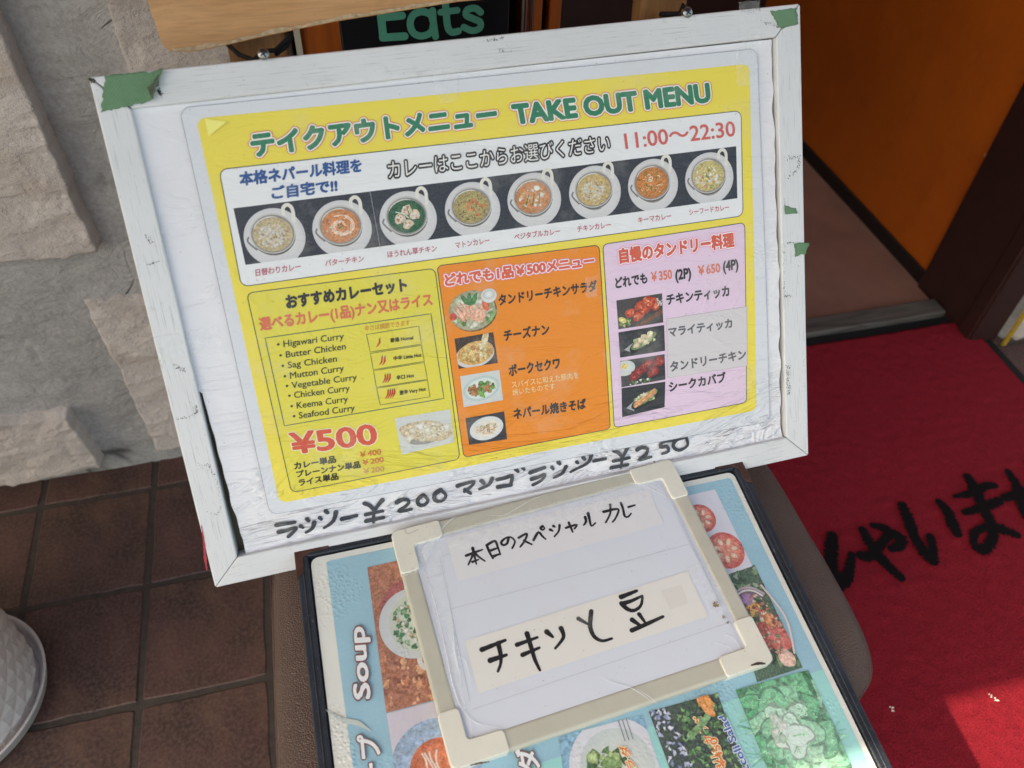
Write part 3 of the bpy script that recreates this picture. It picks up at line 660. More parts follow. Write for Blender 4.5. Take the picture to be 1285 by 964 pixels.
def outline(mb, q, r, w, z, col, zf=W2):
    W, H = dist(q[0], q[1]), dist(q[0], q[3]); P = []
    for (cu, cv, a0) in ((0, 0, PI), (1, 0, 1.5*PI), (1, 1, 0), (0, 1, 0.5*PI)):
        for k in range(5 if r > 0 else 1):
            a = a0+PI/2*k/4
            if r > 0:
                x = (r if cu == 0 else W-r)+r*math.cos(a); y = (r if cv == 0 else H-r)+r*math.sin(a)
            else: x, y = cu*W, cv*H
            P.append((x/W, y/H))
    P.append(P[0]); line = []
    for a, b in zip(P, P[1:]):
        L = math.hypot((a[0]-b[0])*W, (a[1]-b[1])*H); k = max(1, int(L/7))
        for j in range(k): line.append(lerp(a, b, j/k))
    n = len(line); vs = []
    for i, p in enumerate(line):
        a, b = line[i-1], line[(i+1) % n]; dx, dy = (b[0]-a[0])*W, (b[1]-a[1])*H; L = math.hypot(dx, dy); nx, ny = -dy/L*w/2, dx/L*w/2
        for s in (1, -1):
            x, y = quad_pt(q, p[0]+s*nx/W, p[1]+s*ny/H); vs.append((x/1000, y/1000, zf(x, y)+z))
    mb.add(vs, [(2*i+1, 2*((i+1) % n)+1, 2*((i+1) % n), 2*i) for i in range(n)], col)
def put_text(mb, body, BL, BR, TL, kind, z, layers, weight=0.012, zf=W2):
    """layers: list of (extra offset, colour); the last is on top"""
    vs, fs = text_mesh(body, 0.0)
    x0, x1 = min(v[0] for v in vs)-weight, max(v[0] for v in vs)+weight; y0, y1 = (-0.06, 0.82) if kind == 'j' else (0.0, 0.727)
    dx = ((BR[0]-BL[0])/(x1-x0), (BR[1]-BL[1])/(x1-x0)); dy = ((TL[0]-BL[0])/(y1-y0), (TL[1]-BL[1])/(y1-y0))
    for k, (off, col) in enumerate(layers):
        rad = weight+off; n = 0 if rad <= 0.0001 else (6 if rad < .02 else (8 if rad < .05 else 12))
        offs = [(rad*math.cos(2*PI*j/n), rad*math.sin(2*PI*j/n)) for j in range(n)]
        if rad > .045: offs += [(rad*.5*math.cos(2*PI*j/6), rad*.5*math.sin(2*PI*j/6)) for j in range(6)]
        for m_, (ox_, oy_) in enumerate(offs+[(0, 0)]):     # thickened by overprinting
            P = []
            for x, y in vs:
                X = BL[0]+(x+ox_-x0)*dx[0]+(y+oy_-y0)*dy[0]; Y = BL[1]+(x+ox_-x0)*dx[1]+(y+oy_-y0)*dy[1]; P.append((X/1000, Y/1000, zf(X, Y)+z+k*0.00007+m_*0.000003))
            mb.add(P, fs, lin(col))
def clip(poly, q):
    out = list(poly)
    for i in range(4):
        a, b = q[i], q[(i+1) % 4]; inp = out; out = []
        def side(p): return (b[0]-a[0])*(p[1]-a[1])-(b[1]-a[1])*(p[0]-a[0])
        for j in range(len(inp)):
            p, r = inp[j-1], inp[j]; sp, sr = side(p), side(r)
            if (sp < 0) != (sr < 0):
                t = sp/(sp-sr); out.append(lerp(p, r, t))
            if sr >= 0: out.append(r)
        if not out: return []
    return out
class Photo:
    """a little printed picture: background quad and painted shapes, all flat layers"""
    def __init__(s, q, bg, z, zf=W2, step=6, bg2=None, rnd=1):
        s.mb = MB(); s.q = q; s.z = z; s.k = 0; s.zf = zf; s.R = random.Random(rnd); s.dz = 0.000006
        if bg: rquad(s.mb, q, 0, z, lin(bg), step, zf)
    def shape(s, pts, col, cen=None, ccol=None, jit=0.0):
        s.k += 1; z = s.z+0.00004+s.k*s.dz
        pts = clip(pts, s.q)
        if len(pts) < 3: return
        c = cen or (sum(p[0] for p in pts)/len(pts), sum(p[1] for p in pts)/len(pts))
        vs = [(c[0]/1000, c[1]/1000, s.zf(*c)+z)]+[(p[0]/1000, p[1]/1000, s.zf(*p)+z) for p in pts]; n = len(pts)
        cc = lin(ccol or col); ce = lin(col)
        s.mb.add(vs, [(0, 1+i, 1+(i+1) % n) for i in range(n)], None, 0, [cc]+[ce]*n)
    def ell(s, c, rx, ry, col, ccol=None, rot=0.0, n=22, wob=0.0):
        P = []; ph = s.R.uniform(0, 6)
        for i in range(n):
            a = 2*PI*i/n; w = 1+wob*(math.sin(3*a+ph)+0.6*math.sin(5*a+2*ph)+s.R.uniform(-.5, .5))
            x, y = rx*w*math.cos(a), ry*w*math.sin(a); P.append((c[0]+x*math.cos(rot)-y*math.sin(rot), c[1]+x*math.sin(rot)+y*math.cos(rot)))
        s.shape(P, col, None, ccol)
    def blobs(s, c, rx, ry, n, size, cols, wob=0.25, asp=1.0, rot=None):
        for i in range(n):
            a, r = s.R.uniform(0, 2*PI), math.sqrt(s.R.random()); col = s.R.choice(cols)
            jt = s.R.uniform(-13, 11); col = tuple(max(0, min(250, x+jt)) for x in col); sz = s.R.uniform(*size)
            s.ell((c[0]+rx*r*math.cos(a), c[1]+ry*r*math.sin(a)), sz*asp, sz, tuple(x*.86 for x in col), tuple(min(238, x*1.05) for x in col), s.R.uniform(0, PI) if rot is None else rot, 8, wob)
    def stroke(s, pts, w, col):
        s.k += 1; ribbon(s.mb, pts, w, s.z+0.00004+s.k*s.dz, lin(col), 0.001, s.zf)
def circle_pts(c, r): return [(c[0]+r*math.cos(a*PI/6), c[1]+r*math.sin(a*PI/6)) for a in range(13)]
def qd(TL, TR, BR, BL): return [BL, BR, TR, TL]

# laminated poster (sits a little above the paper)
Z0 = -0.0042
CLEAR = lin((216, 218, 226))
mb = MB(); rquad(mb, qd((73.1,476.3), (657.7,471.1), (653.9,52.8), (70.5,67.0)), 9, Z0, CLEAR)
outline(mb, qd((73.1,476.3), (657.7,471.1), (653.9,52.8), (70.5,67.0)), 9, 0.5, Z0+0.00008, lin((150, 152, 162)))
po = mb.build('menu_poster', M['print'], sg, smooth=True)
mb = MB(); rquad(mb, qd((85.5,465.8), (647.7,457.0), (636.8,70.4), (82.6,78.1)), 8, Z0+0.0002, lin((238, 217, 84))); mb.build('yellow_ground', M['print'], po, smooth=True)
PNL = Z0+0.0004; TX = Z0+0.00075; PH = Z0+0.0006
GR = (40, 60, 60)
def panel(name, q, r, fill, lw=0.8, lc=GR):
    mb = MB(); rquad(mb, q, r, PNL, lin(fill)); outline(mb, q, r, lw, PNL+0.00012, lin(lc)); return mb.build(name, M['print'], po, smooth=False)
panel('white_panel', qd((95.7,418.6), (635.1,410.9), (630.7,300.0), (92.4,307.4)), 7, (232, 232, 236))
qy = qd((95.8,300.5), (283.3,295.6), (278.2,85.6), (96.8,87.2))
panel('curry_set_panel', qy, 6, (226, 212, 80))
panel('orange_panel', qd((285.8,297.7), (461.4,293.1), (453.9,84.4), (282.8,86.5)), 5, (238, 138, 34))
panel('tandoori_panel', qd((465.7,293.0), (632.2,292.3), (624.4,82.8), (458.8,84.8)), 5, (228, 200, 224))
mb = MB(); outline(mb, qd((103.8,253.6), (271.8,249.8), (271.3,157.1), (104.1,160.5)), 0, 0.8, TX, lin((44, 90, 84)))
for q in (((202.8,239.7), (257.3,239.1), (256.9,219.8), (203.4,220.9)), ((203.3,219.5), (256.8,218.6), (257.0,201.1), (203.2,202.0)),
          ((203.3,200.9), (256.9,199.8), (257.1,181.3), (203.1,182.8)), ((203.2,181.7), (257.1,180.3), (256.8,161.8), (203.7,163.3))):
    outline(mb, qd(*q), 0, 0.6, TX, lin((60, 70, 50)))
CH = [([(215.3,232.7),(214.2,228.6),(210.7,225.0)])]
for cx, cy, n in ((980, 605, 1), (1003, 695, 2), (1025, 783, 3), (1043, 860, 4)):
    pass
mb.build('box_lines', M['print'], po)
def chili(px_list):
    mb = MB()
    for pts in px_list:
        ribbon(mb, pts, [1.5, 1.9, 0.5], TX, lin((196, 60, 44)), 0.001, W2); ribbon(mb, [pts[0], (pts[0][0]+.5, pts[0][1]+1.2)], 0.7, TX+.00004, lin((70, 120, 60)), 0.001, W2)
    mb.build('chili_icons', M['print'], po)
chili([[(215.3,232.7),(214.2,228.6),(210.4,224.9)]]); chili([[(214.5,213.7),(213.3,209.2),(210.2,205.6)], [(217.3,213.1),(216.3,208.6),(213.2,205.1)]])
chili([[(214.5,194.2),(213.6,190.1),(210.4,186.3)], [(217.0,194.0),(216.0,189.8),(212.9,186.1)], [(219.4,193.8),(218.5,189.6),(215.3,185.8)]])
chili([[(214.5,177.4),(213.6,173.2),(210.2,169.0)], [(216.8,177.2),(215.9,173.0),(212.6,168.8)], [(219.1,177.0),(218.2,172.8),(215.1,168.5)], [(221.4,177.0),(220.5,172.8),(217.4,168.5)]])

CORAL = (214, 100, 92); BLKC = (38, 38, 46); PINK = (190, 92, 112)
TEXTS = [
 ('heading', 'テイクアウトメニュー', (128.0,426.2), (368.2,428.0), (128.7,446.8), 'j', [(0.085, (226, 104, 94)), (0.055, (240, 236, 226)), (0, (34, 124, 92))], 0.055),
 ('heading', 'TAKE OUT MENU', (384.6,426.4), (601.0,424.4), (383.3,444.9), 'l', [(0.08, (226, 104, 94)), (0.052, (240, 236, 226)), (0, (34, 124, 92))], 0.055),
 ('slogan', '本格ネパール料理を', (111.1,401.9), (227.1,400.2), (112.5,413.5), 'j', [(0, (34, 82, 146))], 0.045),
 ('slogan', 'ご自宅で!!', (137.4,385.6), (200.5,384.7), (138.9,396.7), 'j', [(0, (34, 82, 146))], 0.045),
 ('notice', 'カレーはここからお選びください', (251.6,389.8), (483.1,387.9), (252.8,406.1), 'j', [(0.10, (26, 24, 28)), (0, (236, 232, 232))], 0.0),
 ('opening_hours', '11:00～22:30', (500.4,387.8), (627.2,385.9), (499.7,403.9), 'l', [(0, (210, 96, 92))], 0.016),
 ('caption', '日替わりカレー', (107.7,315.4), (151.1,314.9), (108.7,322.0), 'j', [(0, PINK)], 0.02),
 ('caption', 'バターチキン', (174.9,314.6), (213.2,313.3), (176.1,320.7), 'j', [(0, PINK)], 0.02),
 ('caption', 'ほうれん草チキン', (237.5,313.5), (288.1,312.5), (238.0,319.8), 'j', [(0, PINK)], 0.02),
 ('caption', 'マトンカレー', (307.5,312.4), (344.0,312.5), (307.7,318.6), 'j', [(0, PINK)], 0.02),
 ('caption', 'ベジタブルカレー', (370.1,311.8), (420.0,310.8), (370.4,318.1), 'j', [(0, PINK)], 0.02),
 ('caption', 'チキンカレー', (439.0,310.0), (476.7,309.4), (439.1,316.4), 'j', [(0, PINK)], 0.02),
 ('caption', 'キーマカレー', (507.6,309.4), (546.0,308.7), (507.5,316.0), 'j', [(0, PINK)], 0.02),
 ('caption', 'シーフードカレー', (567.1,309.7), (614.7,308.7), (566.7,315.9), 'j', [(0, PINK)], 0.02),
 ('heading', 'おすすめカレーセット', (130.0,279.2), (251.8,277.4), (130.8,292.0), 'j', [(0, BLKC)], 0.055),
 ('price_line', '選べるカレー(1品)ナン又はライス', (101.0,261.9), (275.4,258.5), (101.4,274.3), 'j', [(0, (222, 112, 82))], 0.042),
 ('curry_list', '• Higawari Curry', (113.3,241.9), (179.7,239.0), (114.3,248.7), 'l', [(0, (40, 48, 36))], 0.012),
 ('curry_list', '• Butter Chicken', (113.3,230.5), (179.7,228.4), (114.2,237.3), 'l', [(0, (40, 48, 36))], 0.012),
 ('curry_list', '• Sag Chicken', (113.2,219.6), (168.6,217.3), (114.1,226.4), 'l', [(0, (40, 48, 36))], 0.012),
 ('curry_list', '• Mutton Curry', (113.2,208.5), (173.7,206.2), (114.1,215.4), 'l', [(0, (40, 48, 36))], 0.012),
 ('curry_list', '• Vegetable Curry', (113.2,198.3), (185.0,194.5), (114.1,205.1), 'l', [(0, (40, 48, 36))], 0.012),
 ('curry_list', '• Chicken Curry', (113.6,187.8), (175.7,184.3), (114.5,194.6), 'l', [(0, (40, 48, 36))], 0.012),
 ('curry_list', '• Keema Curry', (113.6,176.5), (171.8,173.2), (114.5,183.4), 'l', [(0, (40, 48, 36))], 0.012),
 ('curry_list', '• Seafood Curry', (113.9,165.5), (177.0,162.4), (114.8,172.5), 'l', [(0, (40, 48, 36))], 0.012),
 ('small_note', '辛さは調節できます', (201.8,243.3), (248.5,241.8), (202.3,248.9), 'j', [(0, (208, 134, 52))], 0.008),
 ('spice_label', '普通 Nomal', (225.3,227.3), (249.5,226.2), (225.7,231.6), 'j', [(0, (52, 54, 30))], 0.04),
 ('spice_label', '中辛 Little Hot', (225.6,207.8), (254.9,206.5), (226.0,212.1), 'j', [(0, (52, 54, 30))], 0.04),
 ('spice_label', '辛口 Hot', (225.2,186.8), (243.8,186.2), (225.5,191.2), 'j', [(0, (52, 54, 30))], 0.04),
 ('spice_label', '激辛 Very Hot', (225.5,170.0), (253.6,169.2), (225.9,174.6), 'j', [(0, (52, 54, 30))], 0.04),
 ('set_price', '¥500', (105.6,129.0), (194.9,122.4), (106.0,151.7), 'l', [(0.03, (236, 226, 190)), (0, (216, 84, 62))], 0.03),
 ('price_line', 'カレー単品', (104.7,111.8), (147.9,110.7), (105.3,119.2), 'j', [(0, (44, 44, 26))], 0.042),
 ('price_line', 'プレーンナン単品', (105.0,102.6), (171.8,99.4), (105.7,109.8), 'j', [(0, (44, 44, 26))], 0.042),
 ('price_line', 'ライス単品', (105.5,92.8), (146.9,91.5), (106.2,100.0), 'j', [(0, (44, 44, 26))], 0.042),
 ('price', '￥400', (172.9,110.6), (195.7,109.5), (173.5,116.8), 'l', [(0, (212, 120, 60))], 0.03),
 ('price', '￥200', (174.1,101.5), (196.8,100.2), (174.7,107.6), 'l', [(0, (214, 132, 76))], 0.03),
 ('price', '￥200', (173.1,91.7), (195.7,90.1), (173.8,97.7), 'l', [(0, (206, 158, 96))], 0.03),
 ('heading', 'どれでも1品￥500メニュー', (290.8,275.9), (454.3,272.1), (291.3,287.7), 'j', [(0.115, (232, 120, 160)), (0.07, (246, 236, 242)), (0, (222, 98, 76))], 0.055),
 ('dish_name', 'タンドリーチキンサラダ', (344.3,246.4), (454.1,244.5), (345.0,257.6), 'j', [(0, (40, 34, 34))], 0.04),
 ('dish_name', 'チーズナン', (344.9,207.4), (395.8,206.2), (345.5,218.9), 'j', [(0, (40, 34, 34))], 0.04),
 ('dish_name', 'ポークセクワ', (345.2,167.9), (403.3,166.4), (345.6,179.8), 'j', [(0, (40, 34, 34))], 0.04),
 ('small_note', 'スパイスに和えた豚肉を', (346.7,154.3), (422.9,151.3), (346.8,161.5), 'j', [(0, (240, 214, 160))], 0.008),
 ('small_note', '焼いたものです', (346.3,145.9), (394.7,144.1), (346.5,152.8), 'j', [(0, (240, 214, 160))], 0.008),
 ('dish_name', 'ネパール焼きそば', (343.9,118.8), (427.9,114.5), (344.5,130.4), 'j', [(0, (40, 34, 34))], 0.04),
 ('heading', '自慢のタンドリー料理', (482.4,270.5), (618.5,268.4), (482.4,285.2), 'j', [(0.115, (236, 138, 180)), (0.07, (248, 238, 244)), (0, (216, 92, 72))], 0.055),
 ('price_line', 'どれでも', (475.2,243.8), (512.5,244.0), (475.4,255.1), 'j', [(0, BLKC)], 0.042),
 ('price', '￥350', (516.9,244.9), (541.7,244.3), (516.9,255.0), 'l', [(0, (222, 122, 98))], 0.03),
 ('price_line', '(2P)', (545.2,242.0), (564.2,241.8), (545.5,253.3), 'l', [(0, BLKC)], 0.042),
 ('price', '￥650', (572.7,243.1), (599.6,242.5), (572.6,253.2), 'l', [(0, (222, 122, 98))], 0.03),
 ('price_line', '(4P)', (602.9,242.7), (621.8,242.6), (602.9,254.0), 'l', [(0, BLKC)], 0.042),
 ('dish_name', 'チキンティッカ', (532.9,215.7), (609.2,213.7), (532.6,227.5), 'j', [(0, BLKC)], 0.04),
 ('dish_name', 'シークカバブ', (528.5,114.6), (599.7,113.2), (528.1,126.3), 'j', [(0, BLKC)], 0.04)]
for nm, body, a, b, c, kd, lay, wt in TEXTS:
    mb = MB(); put_text(mb, body, a, b, c, kd, TX, lay, wt); mb.build(nm, M['print'], po)
mb = MB(); a_, b_, c_ = (93.1,464.9), (112.0,459.9), (93.0,448.6)
mb.add([(a_[0]/1000, a_[1]/1000, TX), (b_[0]/1000, b_[1]/1000, TX+.0012), (c_[0]/1000, c_[1]/1000, TX+.0014)], [(0, 2, 1)], lin((246, 236, 130))); mb.build('lifted_film_corner', M['print'], po)
# pale strip of tape with faded names
mb = MB(); rquad(mb, qd((531.6,200.1), (629.8,197.8), (627.1,127.8), (527.3,131.6)), 0, TX-0.0001, lin((212, 205, 210)))
outline(mb, qd((531.6,200.1), (629.8,197.8), (627.1,127.8), (527.3,131.6)), 0, 0.4, TX-0.00006, lin((170, 166, 166))); ts = mb.build('pale_tape_strip', M['print'], po)
for body, a, b, c in (('マライティッカ', (532.4,179.2), (610.6,176.5), (532.4,189.9)), ('タンドリーチキン', (531.5,138.3), (626.3,136.3), (531.3,150.0))):
    mb = MB(); put_text(mb, body, a, b, c, 'j', TX, [(0, (92, 92, 98))], .038); mb.build('dish_name', M['print'], po)

# curry photos on the black strip
strip = qd((100.9,381.9), (627.1,375.0), (625.0,319.9), (100.5,327.6))
mb = MB(); rquad(mb, strip, 0, PH-0.0001, lin((44, 48, 60)))
ribbon(mb, [(231.3,380.7), (231.8,324.5)], 0.5, PH-0.00006, lin((150, 152, 160)), 0.001, W2)
mb.build('photo_strip', M['print'], po)
def curry(cpx, rad, base, kind, seed):
    c = cpx; r = rad
    ph = Photo(strip, None, PH, rnd=seed)
    ph.ell((c[0], c[1]-0.4), r, r*0.96, (206, 204, 208), (234, 232, 234), 0, 40)
    ph.ell((c[0]-0.01*r, c[1]-0.05*r), r*0.62, r*0.60, (150, 148, 152), (160, 158, 160), 0, 24)
    b = (c[0]-0.04*r, c[1]+0.12*r)
    # handle
    hp = (b[0]+0.62*r, b[1]+0.62*r)
    ph.stroke([(hp[0]-0.14*r, hp[1]-0.3*r), (hp[0]-0.14*r, hp[1]+0.12*r), (hp[0]+0.03*r, hp[1]+0.24*r), (hp[0]+0.16*r, hp[1]+0.08*r), (hp[0]+0.14*r, hp[1]-0.3*r)], 0.12*r, (226, 222, 214))
    ph.stroke([(b[0]-0.80*r, b[1]-0.02*r), (b[0]-0.84*r, b[1]-0.16*r), (b[0]-0.62*r, b[1]-0.45*r)], 0.06*r, (120, 116, 116))
    ph.ell((b[0]+.01*r, b[1]-0.07*r), r*0.72, r*0.66, (96, 90, 88), (110, 100, 96), 0, 30)
    ph.ell(b, r*0.74, r*0.67, (196, 192, 190), (214, 210, 206), 0, 30); ph.ell((b[0], b[1]-.01*r), r*0.70, r*0.625, (138, 134, 134), (176, 172, 168), 0, 30)
    ph.ell((b[0]-0.15*r, b[1]+0.3*r), r*0.45, r*0.25, (214, 212, 210), (222, 220, 216), 0.3, 16)
    cc = (b[0], b[1]-0.03*r)
    ph.ell(cc, r*0.65, r*0.565, tuple(x*0.86 for x in base), base, 0, 28)
    if kind == 'cream':
        ph.blobs((cc[0]-.04*r, cc[1]-0.04*r), r*0.44, r*0.38, 150, (r*0.015, r*0.06), [(236, 226, 216), tuple(min(255, x*.5+114) for x in base), (228, 218, 206), tuple(min(255, x*.4+140) for x in base)])
        ph.blobs(cc, r*0.42, r*0.34, 12, (r*0.02, r*0.03), [(180, 140, 100), (200, 150, 110)])
    elif kind == 'swirl':
        for k in range(7):
            a0 = k*0.9; R0 = r*(0.16+0.05*k)
            ph.stroke([(cc[0]+R0*math.cos(a0+j*.7), cc[1]+R0*0.8*math.sin(a0+j*.7)) for j in range(5)], r*0.035, (240, 214, 196))
        ph.blobs(cc, r*0.12, r*0.1, 10, (r*0.02, r*0.035), [(110, 120, 50), (70, 110, 60)])
        ph.blobs(cc, r*0.5, r*0.4, 14, (r*0.02, r*0.04), [(244, 220, 200), (226, 120, 60)])
    elif kind == 'spinach':
        for dx, dy in ((-0.25, -0.05), (0.03, 0.22), (0.28, 0.02), (0.0, -0.26)):
            ph.ell((cc[0]+dx*r, cc[1]+dy*r), r*0.2, r*0.17, (214, 186, 160), (240, 232, 222), 0.4, 10, 0.12)
            ph.blobs((cc[0]+dx*r, cc[1]+dy*r), r*0.15, r*0.12, 9, (r*0.02, r*0.05), [(244, 238, 230), (196, 136, 96), (222, 200, 180)])
        ph.stroke([(cc[0]-.35*r, cc[1]+.2*r), (cc[0]-.1*r, cc[1]+.1*r), (cc[0]+.05*r, cc[1]-.05*r)], r*.03, (230, 236, 226))
        ph.stroke([(cc[0]+.05*r, cc[1]+.3*r), (cc[0]+.1*r, cc[1]+.05*r)], r*.03, (60, 120, 84))
    elif kind == 'herb':
        ph.blobs(cc, r*0.56, r*0.46, 75, (r*0.012, r*0.03), [(92, 104, 60), (120, 120, 70), (70, 90, 50)])
        ph.blobs((cc[0]+0.02*r, cc[1]+0.05*r), r*0.22, r*0.2, 16, (r*0.03, r*0.065), [(232, 140, 90), (240, 160, 110)])
        ph.ell((cc[0]+.42*r, cc[1]-.02*r), r*.07, r*.06, (228, 120, 70)); ph.ell((cc[0]+.2*r, cc[1]-.3*r), r*.06, r*.05, (228, 120, 70))
    elif kind == 'mixed':
        ph.blobs(cc, r*0.5, r*0.42, 34, (r*0.03, r*0.09), [(238, 224, 214), (240, 236, 230), (222, 130, 74), (236, 186, 140)])
        for k in range(3): ph.stroke([(cc[0]+(-.3+.25*k)*r, cc[1]-.25*r), (cc[0]+(-.15+.2*k)*r, cc[1]+.1*r)], r*.04, (90, 120, 60))
        ph.ell((cc[0]+.18*r, cc[1]+.3*r), r*.1, r*.09, (242, 238, 232))
    elif kind == 'noodle':
        for k in range(26):
            a0 = ph.R.uniform(0, 6.28); q0 = (cc[0]+ph.R.uniform(-.35, .35)*r, cc[1]+ph.R.uniform(-.3, .3)*r)
            ph.stroke([(q0[0]+.1*r*math.cos(a0+j*.9), q0[1]+.08*r*math.sin(a0+j*.9)) for j in range(3)], r*.03, ph.R.choice([(236, 180, 120), (200, 110, 50), (244, 224, 200), (130, 124, 60)]))
        ph.blobs(cc, r*.56, r*.46, 22, (r*.02, r*.04), [(242, 228, 204), (120, 130, 70)])
    else:
        ph.blobs(cc, r*0.52, r*0.42, 55, (r*0.02, r*0.09), [(238, 230, 216), (226, 208, 150), (232, 170, 130), (140, 150, 90), (240, 236, 228)])
    ph.mb.build('dish_photo', M['pphoto'], po)
CP_ = [((133.0,350.0), (222, 200, 160), 'cream'), ((198.2,348.6), (232, 150, 96), 'swirl'), ((264.4,348.6), (34, 104, 68), 'spinach'), ((330.9,348.8), (196, 176, 118), 'herb'),
       ((396.5,349.6), (228, 150, 92), 'mixed'), ((462.7,348.3), (226, 194, 132), 'cream'), ((528.0,347.0), (222, 140, 70), 'noodle'), ((593.3,345.6), (228, 208, 140), 'sea')]
for i, (c, b, k) in enumerate(CP_): curry(c, 29.0-0.08*i, b, k, 10+i)
# photos in the lower panels
ph = Photo(qd((216.2,145.8), (276.2,144.0), (274.9,106.2), (216.8,104.3)), (206, 208, 206), PH, rnd=3)
c = (247.1,124.8)
ph.ell((c[0]-2, c[1]-7), 20, 7, (150, 146, 140), (170, 166, 160)); ph.ell(c, 29, 11.5, (206, 184, 150), (238, 226, 206), -0.25, 24, 0.04)
ph.blobs(c, 23, 7.5, 60, (1.2, 4.5), [(236, 224, 204), (228, 212, 184), (222, 202, 170), (240, 232, 216)]); ph.mb.build('naan_photo', M['pphoto'], po)
c = (315.4,245.8)
ph = Photo([(c[0]-40, c[1]-40), (c[0]+40, c[1]-40), (c[0]+40, c[1]+40), (c[0]-40, c[1]+40)], None, PH, rnd=4)
ph.ell((c[0]+1.2, c[1]-1.2), 25.5, 21.5, (112, 84, 50)); ph.ell(c, 25, 21.3, (168, 160, 130), (208, 206, 186), 0, 32)
ph.blobs(c, 22, 18, 70, (1.2, 4), [(226, 230, 210), (150, 180, 120), (96, 140, 84), (240, 238, 226), (206, 216, 186)])
for k in range(7): ph.ell((c[0]-13+k*4.3, c[1]-2+3*math.sin(k)), 2.4, 10, (232, 160, 130), (242, 206, 184), 0.35-0.12*k, 12, 0.08)
for k in range(3): ph.ell((c[0]-6+5*k, c[1]+12), 2.6, 7, (62, 120, 74), (96, 150, 96), 0.5-0.5*k, 10, .1)
ph.ell((c[0]-21, c[1]-3), 4, 4, (220, 90, 70)); ph.ell((c[0]+15, c[1]+3), 3.5, 6, (222, 92, 66), (236, 130, 100), .3)
c2 = (335.2,258.7); ph.ell(c2, 8.5, 7.6, (214, 214, 214), (236, 234, 232)); ph.ell((c2[0], c2[1]+1.2), 6.5, 5.2, (190, 190, 192), (240, 240, 238))
ph.ell((c[0]+20, c[1]-10), 2.2, 9, (120, 160, 96), (160, 190, 130), -.7); ph.mb.build('dish_photo', M['pphoto'], po)
ph = Photo(qd((292.3,219.3), (334.5,219.1), (334.9,184.9), (291.9,186.3)), (62, 44, 40), PH, rnd=5); c = (312.6,200.2)
ph.ell((c[0]-1, c[1]-2), 21.5, 13.5, (206, 204, 206), (220, 218, 220), .1, 30); ph.ell(c, 20, 12.5, (222, 172, 96), (242, 214, 150), .1, 30)
ph.blobs(c, 18, 10, 50, (1, 3.2), [(240, 212, 150), (222, 168, 92), (248, 232, 190), (200, 140, 70)]); ph.ell((c[0]+12, c[1]+13), 3.6, 9, (222, 196, 150), (240, 226, 196), -.3, 14, .06); ph.mb.build('dish_photo', M['pphoto'], po)
ph = Photo(qd((292.2,178.0), (335.5,177.0), (335.1,142.8), (291.0,143.3)), (206, 208, 208), PH, rnd=6); c = (313.1,160.3)
ph.ell(c, 20.5, 13.5, (178, 196, 196), (226, 232, 230), .12, 30); ph.ell(c, 17, 10.8, (212, 220, 216), (232, 234, 230), .12, 30)
ph.blobs(c, 14, 8, 60, (1, 3), [(178, 104, 60), (140, 78, 44), (90, 150, 70), (60, 120, 56), (196, 130, 80), (150, 190, 110)]); ph.ell((c[0]-1, c[1]-6), 2, 6, (120, 176, 84), None, .6); ph.mb.build('dish_photo', M['pphoto'], po)
ph = Photo(qd((291.1,130.6), (334.5,129.6), (333.5,97.2), (290.6,99.7)), (52, 50, 56), PH, rnd=7); c = (312.5,114.5)
ph.ell(c, 19, 13.2, (214, 214, 216), (232, 232, 232), .1, 30); ph.ell(c, 15, 10, (226, 220, 210), None, .1, 26)
for k in range(60):
    a0 = ph.R.uniform(0, 6.28); r0 = math.sqrt(ph.R.random()); q0 = (c[0]+11*r0*math.cos(a0), c[1]+7*r0*math.sin(a0)); a1 = ph.R.uniform(0, 6)
    ph.stroke([(q0[0]+1.8*math.cos(a1+j), q0[1]+1.4*math.sin(a1+j)) for j in range(3)], .7, ph.R.choice([(222, 150, 96), (236, 196, 150), (196, 120, 70), (120, 140, 70), (240, 220, 190)]))
ph.mb.build('dish_photo', M['pphoto'], po)
